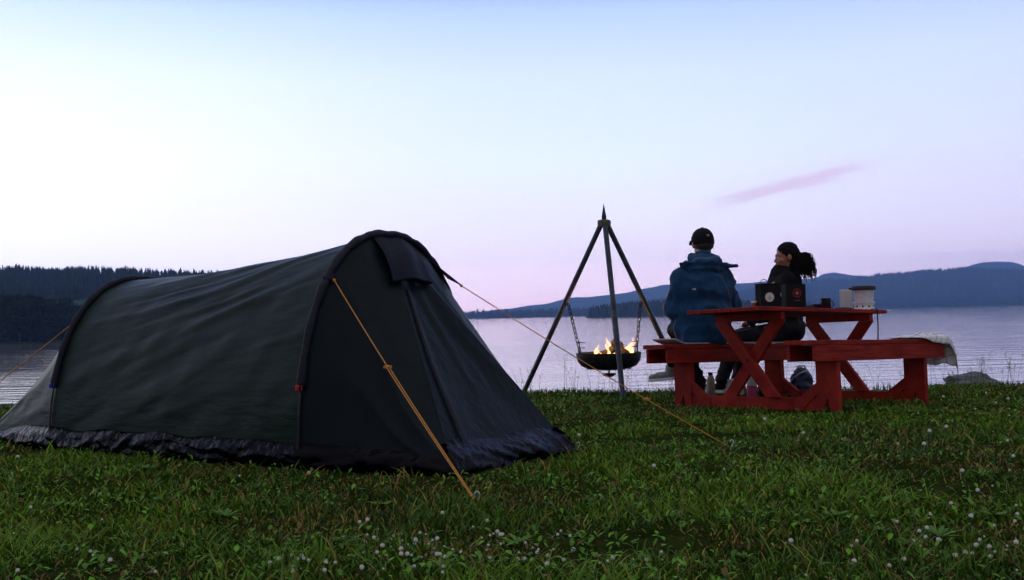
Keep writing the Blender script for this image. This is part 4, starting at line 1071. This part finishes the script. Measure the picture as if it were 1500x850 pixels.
body.ell(hw(0, -.012, .018), (.072, .092, .092), M=hM); body.ell(hw(0, .036, -.030), (.056, .052, .062), M=hM); body.ell(hw(0, .052, -.082), (.030, .027, .022), M=hM)
body.ell(hw(0, .040, -.062), (.048, .038, .030), M=hM)
body.ell(hw(0, .080, .022), (.040, .012, .013), M=hM); body.cap(hw(0, .082, .005), hw(0, .103, -.028), .008, .012, 8); body.ell(hw(0, .090, -.034), (.018, .014, .010), M=hM)
body.ell(hw(0, .087, -.052), (.020, .010, .007), M=hM); body.ell(hw(0, .084, -.064), (.018, .010, .008), M=hM)
for sx in (-1, 1): body.ell(hw(sx * .073, -.012, -.012), (.010, .020, .030), M=hM); body.ell(hw(sx * .036, .062, -.028), (.024, .022, .022), M=hM)
hL, hR_ = Vector((-.09, .02, .09)), Vector((.09, .02, .09))
fl = lambda px: Mw @ Vector((at(px, 580, 9.0).x, 0, 0))
kL = Vector((-.13, .42, .06)); kR = Vector((.06, .42, .07)); aL = Vector((-.20, .56, gw + .09)); aR = Vector((.0, .50, gw + .09))
arms = ((-1, Vector((-.22, .06, .28)), Vector((-.10, .28, .20))), (1, Vector((.21, .10, .27)), Vector((.08, .30, .20))))
for sx, el, wr_ in arms:
    sh = Vector((sx * .155, .02, .50)); body.cap(sh, el, .043, .035); body.cap(el, wr_, .034, .024); hand(body, wr_, (-sx * .5, .8, -.2), -sx)
for a, b, c in ((hL, kL, aL), (hR_, kR, aR)): body.cap(a, b, .08, .052); body.cap(b, c, .050, .033)
wb = put(wom, 'body', remesh(body, .0050, 2), M['skin_w'])
jk = MB(); jk.ell((0, 0, .11), (.205, .17, .13)); jk.ell((0, .01, .29), (.195, .16, .22)); jk.ell((.01, .005, .48), (.235, .15, .14)); jk.ell((.0, -.03, .55), (.17, .11, .09)); jk.cap((0, .02, .56), nb.lerp(HW, .34), .125, .088)
for sx, el, wr_ in arms: jk.cap(Vector((sx * .15, .02, .49)), el, .070, .060); jk.cap(el, wr_, .058, .046)
put(wom, 'jacket', remesh(jk, .010, 4, [(.012, (7, 7, 7), True), (.006, (16, 16, 12), False)]), M['blackcloth'])
cl_ = MB(); c0 = nb.lerp(HW, .36); cl_.tube([c0 + SD * (.075 * math.cos(a)) + FD * (.075 * math.sin(a)) + Vector((0, 0, -.012 * math.sin(a))) for a in [2 * math.pi * k / 16 for k in range(16)]], .032, 10, closed=True); put(wom, 'collar', remesh(cl_, .008, 3, [(.006, (14, 14, 14), True)]), M['blackcloth'])
tr = MB(); tr.ell((0, 0, .08), (.165, .13, .09))
for a, b, c in ((hL, kL, aL), (hR_, kR, aR)): tr.cap(a, b, .088, .068); tr.cap(b, b.lerp(c, .95), .066, .056)
put(wom, 'trousers', remesh(tr, .010, 4, [(.008, (12, 12, 9), True)]), M['trouser'])
for a_ in (aL, aR): shoe(wom, a_ + Vector((0, -.03, -.09)), (0, 1, 0), ms='blackcloth')
for sx in (-1, 1):
    mb = MB(); mb.ell(hw(sx * .030, .080, .004), (.012, .008, .006), M=hM, n=10, m=8); put(wom, 'eye', mb, M['eye'])
mb = MB(); mb.ell(hw(0, .0935, -.052), (.017, .006, .0055), M=hM, n=12, m=8); mb.ell(hw(0, .090, -.063), (.015, .006, .0065), M=hM, n=12, m=8); put(wom, 'lips', mb, M['lips'])
hr = MB(); hr.ell(hw(0, -.024, .034), (.084, .104, .095), M=hM); hr.ell(hw(0, -.065, -.01), (.07, .06, .075), M=hM); hr.ell(hw(0, -.10, .0), (.04, .04, .04), M=hM)
# keep the forehead and cheeks clear of hair
hm = remesh(hr, .006, 2, [(.004, (30, 30, 30), True)])
hv = []
for q in hm.v:
    q = Vector(q); d = q - HW; yy = d.dot(FD); zz = d.dot(UP)
    lim = .062 - max(0, (.055 - zz)) * .85
    lim = max(lim, -.010 if zz > -.055 else -.05)
    if yy > lim: q -= FD * (yy - lim) * .9
    hv.append(tuple(q))
hm.v = hv; hair = put(wom, 'hair', hm, M['hair'])
mb = MB(); lr = random.Random(5)
pc0 = hw(0, -.128, -.068)
for k in range(520):
    a = lr.uniform(0, 6.28); b = lr.uniform(-.6, .9); r0 = lr.uniform(.02, .088)
    st = pc0 + SD * (r0 * math.cos(a) * 1.0) + FD * (r0 * math.sin(a) * .8 + .01) + UP * (.06 + lr.uniform(-.05, .02))
    ln = lr.uniform(.08, .21); outd = (SD * math.cos(a) + FD * (math.sin(a) - .35)).normalized(); pts = []
    turns = lr.uniform(2, 4); rr_ = lr.uniform(.005, .009); ph = lr.uniform(0, 6)
    for i in range(14):
        s = i / 13; c = st + outd * (.055 * math.sin(s * 1.9)) - UP * (ln * s ** 1.3) + UP * .02 * math.sin(s * 3)
        q = s * turns * 6.28 + ph; pts.append(c + SD * rr_ * math.cos(q) + FD * rr_ * math.sin(q))
    mb.tube(pts, [.0034] * 12 + [.0026, .0010], 4)
mb.ell(pc0 - UP * .005, (.050, .048, .07)); put(wom, 'ponytail', mb, M['hair'], parent=hair)

# ------------------------------------------------------------------ grass
def inside(P, poly):
    x, y = P[:, 0], P[:, 1]; c = np.zeros(len(P), bool); n = len(poly)
    for i in range(n):
        x1, y1 = poly[i]; x2, y2 = poly[(i + 1) % n]
        c ^= ((y1 > y) != (y2 > y)) & (x < (x2 - x1) * (y - y1) / (y2 - y1 + 1e-12) + x1)
    return c
tent_poly = [(p.x, p.y) for p, _ in loop]
# shrink the footprint slightly
cxp = sum(p[0] for p in tent_poly) / 8; cyp = sum(p[1] for p in tent_poly) / 8
tent_poly_big = [(cxp + (x - cxp) * 1.045, cyp + (y - cyp) * 1.06) for x, y in tent_poly]
def nfield(P, s, seed):
    return np.array([noise.noise(Vector((x * s, y * s, seed))) for x, y in P])
def samp(y0, y1, dens, wx=.74):
    n = int((y1 * y1 - y0 * y0) * wx * dens); y = np.sqrt(rng.uniform(y0 * y0, y1 * y1, n)); x = rng.uniform(-wx, wx, n) * y; return np.stack([x, y], 1)
gzv = np.vectorize(gz)
def build_grass():
    S = []
    for (a, b, d, w) in ((1.7, 2.7, 10500, .0024), (2.7, 3.8, 7500, .0028), (3.8, 5.5, 4600, .0034), (5.5, 8, 2700, .0043), (8, 11.0, 1700, .0055)):
        P = samp(a, b, d); S.append((P, np.full(len(P), w)))
    P = np.concatenate([s[0] for s in S]); w = np.concatenate([s[1] for s in S])
    k = ~inside(P, tent_poly_big); P = P[k]; w = w[k]
    n1 = nfield(P, 2.2, 0); n2 = nfield(P, .7, 9); n3 = nfield(P, 6, 4)
    k = rng.random(len(P)) < np.clip(.85 + .9 * n1 + .5 * n3, .5, 1); P = P[k]; w = w[k]; n1 = n1[k]; n2 = n2[k]; n3 = n3[k]
    n = len(P); z = gzv(P[:, 0], P[:, 1]) + .012 * 0
    h = rng.gamma(4, .0056, n) * np.where(P[:, 1] > 6.2, .8, 1) * (1 + .9 * n1 + .5 * n3) ; h = np.clip(h, .012, .13)
    edg = P[:, 1] > 9.7; h = np.where(edg, h * (1 + .4 * rng.random(n)), h)
    a = rng.uniform(0, 6.283, n); lean = rng.uniform(.2, 1.25, n) * h
    d = np.stack([np.cos(a), np.sin(a), np.zeros(n)], 1); a2 = rng.uniform(0, 6.283, n); s = np.stack([np.cos(a2), np.sin(a2), np.zeros(n)], 1) * (w * rng.uniform(.6, 1.5, n))[:, None]
    base = np.column_stack([P, z - .006]); up = np.array([0, 0, 1.])
    p0 = base; p1 = base + d * (lean * .25)[:, None] + up * (h * .5)[:, None]; p2 = base + d * (lean * .7)[:, None] + up * (h * .85)[:, None]; p3 = base + d * (lean * 1.1)[:, None] + up * (h * .98)[:, None]
    V = np.stack([p0 - s, p0 + s, p1 - s * .9, p1 + s * .9, p2 - s * .55, p2 + s * .55, p3 - s * .08, p3 + s * .08], 1).reshape(-1, 3)
    o = np.arange(n)[:, None] * 8; Fq = np.concatenate([o + np.array([0, 1, 3, 2]), o + np.array([2, 3, 5, 4]), o + np.array([4, 5, 7, 6])], 0)
    green = np.array([.110, .235, .008]); yel = np.array([.30, .27, .040]); brn = np.array([.23, .12, .045]); dk = np.array([.030, .095, .005])
    t = rng.random(n); f = np.clip(.5 + n2 * 1.5 + n1 * .9, 0, 1)
    c = dk[None] * (1 - f)[:, None] + green[None] * f[:, None]
    dry = (t < .12 + .45 * np.clip(-n1 * 1.6 - n2 * .8, 0, 1)); c = np.where(dry[:, None], yel[None] * .8 + 0 * c, c); c = np.where(((t > .97 - .24 * np.clip(-n2 * 1.6 - n1, 0, 1)))[:, None], brn[None], c)
    c = c * rng.uniform(.6, 1.45, n)[:, None]
    return V, Fq, np.repeat(c, 8, 0)
V, Fq, c_ = build_grass()
def build_leaves():      # broad ground leaves: clover, plantain, dandelion
    S = []
    for (a, b, d, w) in ((1.7, 3.2, 1300, .009), (3.2, 5.5, 600, .011), (5.5, 8, 260, .014), (8, 10.6, 120, .016)):
        P = samp(a, b, d); S.append((P, np.full(len(P), w)))
    P = np.concatenate([s[0] for s in S]); w = np.concatenate([s[1] for s in S]); k = ~inside(P, tent_poly_big); P = P[k]; w = w[k]
    n1 = nfield(P, 1.6, 22); k = rng.random(len(P)) < np.clip(.5 + 1.4 * n1, .06, 1); P = P[k]; w = w[k]; n1 = n1[k]
    n = len(P); L = w * rng.gamma(4, .35, n); L = np.clip(L, .004, .017); a = rng.uniform(0, 6.283, n); el = rng.uniform(-.1, .9, n)
    d = np.stack([np.cos(a) * np.cos(el), np.sin(a) * np.cos(el), np.sin(el)], 1); s = np.stack([-np.sin(a), np.cos(a), np.zeros(n)], 1) * (L * rng.uniform(.25, .55, n))[:, None]
    base = np.column_stack([P, gzv(P[:, 0], P[:, 1]) + rng.uniform(.004, .034, n)])
    tip = base + d * (L * 1.8)[:, None]; m = base + d * (L * .8)[:, None]; up = np.array([0, 0, 1.]) * (L * .18)[:, None]
    m2 = base + d * (L * 1.35)[:, None]
    V = np.stack([base, m - s + up, m2 - s * .8 + up * .8, tip, m2 + s * .8 + up * .8, m + s + up], 1).reshape(-1, 3); o = np.arange(n)[:, None] * 6
    Fq = np.concatenate([o + np.array([0, 1, 2, 3]), o + np.array([0, 3, 4, 5])], 0)
    c = np.array([.10, .27, .014])[None] * rng.uniform(.45, 1.5, n)[:, None]; c = np.where((rng.random(n) < .06)[:, None], np.array([.16, .09, .04])[None], c)
    return V, Fq, np.repeat(c, 6, 0)
V2, F2, c2 = build_leaves()
setp(fast_mesh('grass', np.concatenate([V, V2]), np.concatenate([Fq, F2 + len(V)]), M['blade'], attr=np.concatenate([c_, c2])), 'short uneven lawn grass mixed with small broad leaves', 'grass', kind='stuff')

def build_bank():
    n = 2600; x = rng.uniform(-8, 8, n); y = np.array([edge(a) for a in x]) - .25 + rng.normal(0, .22, n)
    V = []; Fq = []; C_ = []; o = 0
    for xi, yi in zip(x, y):
        cl = noise.noise(Vector((xi * 1.3, 3, 0))); z = gz(xi, yi) - .01; tall = rnd.random() < .13
        h = rnd.uniform(.14, .40) * (1 + .4 * cl) if tall else rnd.uniform(.02, .07) * (1 + 1.0 * cl); h = max(.05, h)
        a = rnd.uniform(0, 6.28); ln = rnd.uniform(.05, .35) * h; w = .0016 if tall else .0045; s = np.array([w, 0, 0]); dx = np.array([math.cos(a), math.sin(a), 0])
        b = np.array([xi, yi, z]); pts = [b, b + dx * ln * .2 + [0, 0, h * .4], b + dx * ln * .55 + [0, 0, h * .78], b + dx * ln + [0, 0, h]]
        ws = [1, .9, .7, .3]; 
        for p, q in zip(pts, ws): V += [p - s * q, p + s * q]
        for k in range(3): Fq.append((o + 2 * k, o + 2 * k + 1, o + 2 * k + 3, o + 2 * k + 2))
        col = (np.array([.12, .10, .055]) if tall else np.array([.05, .15, .010])) * rnd.uniform(.5, 1.3); C_ += [col] * 8; o += 8
        if tall:     # seed head: a spray of short spikelets
            for q in range(rnd.randint(5, 10)):
                t = rnd.uniform(.68, 1); p = pts[2] * (1 - (t - .78) / .22) + pts[3] * ((t - .78) / .22) if t > .78 else pts[1] * (1 - (t - .4) / .38) + pts[2] * ((t - .4) / .38)
                an = rnd.uniform(0, 6.28); e = np.array([math.cos(an) * .018, math.sin(an) * .018, rnd.uniform(.004, .02)]) * (1.3 - t) * 2.4; ss = np.array([.0022, 0, .001])
                V += [p, p + e * .6 - ss, p + e, p + e * .6 + ss]; Fq.append((o, o + 1, o + 2, o + 3)); C_ += [col] * 4; o += 4
    setp(fast_mesh('bank_grass', np.array(V), np.array(Fq), M['blade'], attr=np.array(C_)), 'tall seeding grass along the lake bank', 'grass', kind='stuff')
build_bank()

# rosettes of dandelion leaves
def rosette(p, sc, label):
    t = thing('dandelion_plant', label, 'plant', p, (0, 0, rnd.uniform(0, 6)), group='dandelion plants in the lawn'); return t
mb = MB(); lr = random.Random(3)
for k in range(11):
    a = k * .571 + lr.uniform(-.2, .2); ln = lr.uniform(.07, .12); e0 = lr.uniform(.3, 1.1); P = []
    for i in range(9):
        s = i / 8; w = .013 * math.sin(math.pi * min(1, s * .85 + .1)) * (1 + .35 * math.sin(s * 24)); rr_ = ln * s * math.cos(e0 * (1 - .4 * s)); z = ln * s * math.sin(e0) * (1 - .45 * s); d = Vector((math.cos(a), math.sin(a), 0)); q = Vector((-math.sin(a), math.cos(a), 0))
        P.append([d * rr_ + q * w + Vector((0, 0, z + .004)), d * rr_ + Vector((0, 0, z)), d * rr_ - q * w + Vector((0, 0, z + .004))])
    mb.grid(P)
M['weed'] = mat('weed_leaf', (.06, .18, .012), .7, color2=(.12, .28, .025), vscale=14)
t0 = thing('dandelion_plant', 'low rosette of broad green leaves growing in the grass', 'plant', (0, 0, 0), group='broad-leaved rosettes in the lawn'); l0 = obj('leaves', mb, M['weed'], t0)
spots = [(30, 730), (215, 690), (230, 735), (90, 745), (395, 820), (205, 822), (510, 800), (650, 835), (1330, 800), (1375, 790), (1240, 690), (1290, 780), (1180, 770), (1225, 760), (840, 790), (985, 760), (1440, 700), (880, 640), (60, 800), (330, 760), (560, 745), (760, 800), (1090, 820), (1460, 760)]
for i, (px, py) in enumerate(spots):
    p = ground(px, py)
    if i == 0: r_ = t0; ch = l0
    else:
        r_ = t0.copy(); COL.objects.link(r_); ch = l0.copy(); COL.objects.link(ch); ch.parent = r_
    r_.location = p; r_.rotation_euler = (0, 0, rnd.uniform(0, 6.28)); sc = rnd.uniform(.32, .62); r_.scale = (sc, sc, sc)

# white clover flowers
mb = MB(); mb.mi = 0; lr = random.Random(8); mb.tube([(0, 0, 0), (.002, 0, .02), (0, .001, .040)], .0011, 5)
mb.mi = 1; mb.ell((0, 0, .046), (.0065, .0065, .006), n=8, m=6)
for k in range(46):
    a = k * 2.399; z = 1 - 2 * (k + .5) / 52; r = math.sqrt(1 - z * z); d = Vector((r * math.cos(a), r * math.sin(a), z)); c = Vector((0, 0, .046)) + d * .006; s = d.orthogonal().normalized() * .0016; q = d.cross(s).normalized() * .0016; tip = c + d * .0045 + Vector((0, 0, .001))
    mb.add([c - s, c + q, c + s, c - q, tip], [(0, 1, 4), (1, 2, 4), (2, 3, 4), (3, 0, 4)])
cf = obj('clover_flower', mb, [M['stem'], M['petal']])
setp(cf, 'white clover blossom on a thin stem in the lawn', 'flower', 'white clover blossoms scattered in the lawn')
cl = [(540, 770), (530, 773), (552, 778), (575, 795), (590, 797), (568, 800), (635, 797), (628, 801), (695, 778), (705, 790), (725, 785), (735, 795), (536, 815), (560, 812), (600, 800), (412, 830), (430, 832), (440, 838), (500, 845), (590, 815), (598, 822), (650, 826), (715, 808), (780, 805), (790, 810), (745, 835),
      (790, 818), (20, 783), (148, 765), (135, 818), (228, 845), (27, 675), (130, 815), (800, 820), (815, 790), (880, 830), (895, 827), (930, 832), (1160, 805), (1150, 800), (1245, 805), (1180, 880), (1345, 787), (1355, 783), (1350, 800), (1440, 790), (1450, 812), (1455, 825), (1460, 815), (1490, 745), (1495, 760), (1490, 808), (1412, 820), (1400, 826), (1255, 800), (1300, 838),
      (1362, 640), (1480, 610), (1385, 632), (1235, 645), (1120, 620), (1395, 745), (1430, 600), (1460, 592), (1480, 588), (1445, 578), (1380, 585), (1345, 605), (1230, 595), (1350, 660), (1475, 650), (1315, 655), (785, 618), (845, 645), (1060, 690), (1180, 640), (960, 690), (780, 845), (770, 828), (610, 838), (350, 700), (455, 700), (605, 708), (648, 760)]
lr = random.Random(21)
for cx_, cy_, sx_, sy_, n_ in ((570, 800, 45, 14, 16), (710, 800, 60, 18, 16), (620, 832, 110, 10, 16), (430, 832, 60, 9, 10), (890, 832, 80, 10, 10), (1400, 805, 70, 22, 16), (1460, 700, 40, 50, 8), (60, 815, 60, 25, 8)):
    for _ in range(n_): cl.append((cx_ + lr.gauss(0, sx_), min(846, cy_ + lr.gauss(0, sy_))))
for i, (px, py) in enumerate(cl):
    py = min(py, 849); p = ground(px, py + 6)
    o = cf if i == 0 else cf.copy()
    if i: COL.objects.link(o)
    sc = rnd.uniform(.35, .78) * (1.0 if py > 700 else 1.5); o.location = p; o.rotation_euler = (rnd.uniform(-.25, .25), rnd.uniform(-.25, .25), rnd.uniform(0, 6)); o.scale = (sc, sc, sc)

# ------------------------------------------------------------------ haze: one box of air round camera, ground and hills
if HAZE:
    m = bpy.data.materials.new('haze_air'); m.use_nodes = True; nt = m.node_tree; nt.nodes.clear(); out = nt.nodes.new('ShaderNodeOutputMaterial'); pv = nt.nodes.new('ShaderNodeVolumePrincipled')
    pv.inputs['Color'].default_value = (.30, .52, 1.0, 1); pv.inputs['Density'].default_value = HAZE; pv.inputs['Anisotropy'].default_value = .25
    nt.links.new(pv.outputs[0], out.inputs['Volume'])
    mb = MB(); mb.box((0, 2600, 130), (11600, 5600, 300)); hz = obj('haze', mb, m); setp(hz, kind='stuff')

scene.render.engine = 'CYCLES'; scene.cycles.max_bounces = 6; scene.cycles.diffuse_bounces = 3; scene.cycles.glossy_bounces = 3; scene.cycles.transparent_max_bounces = 8; scene.cycles.volume_bounces = 1
scene.cycles.use_denoising = True; scene.cycles.denoiser = 'OPENIMAGEDENOISE'
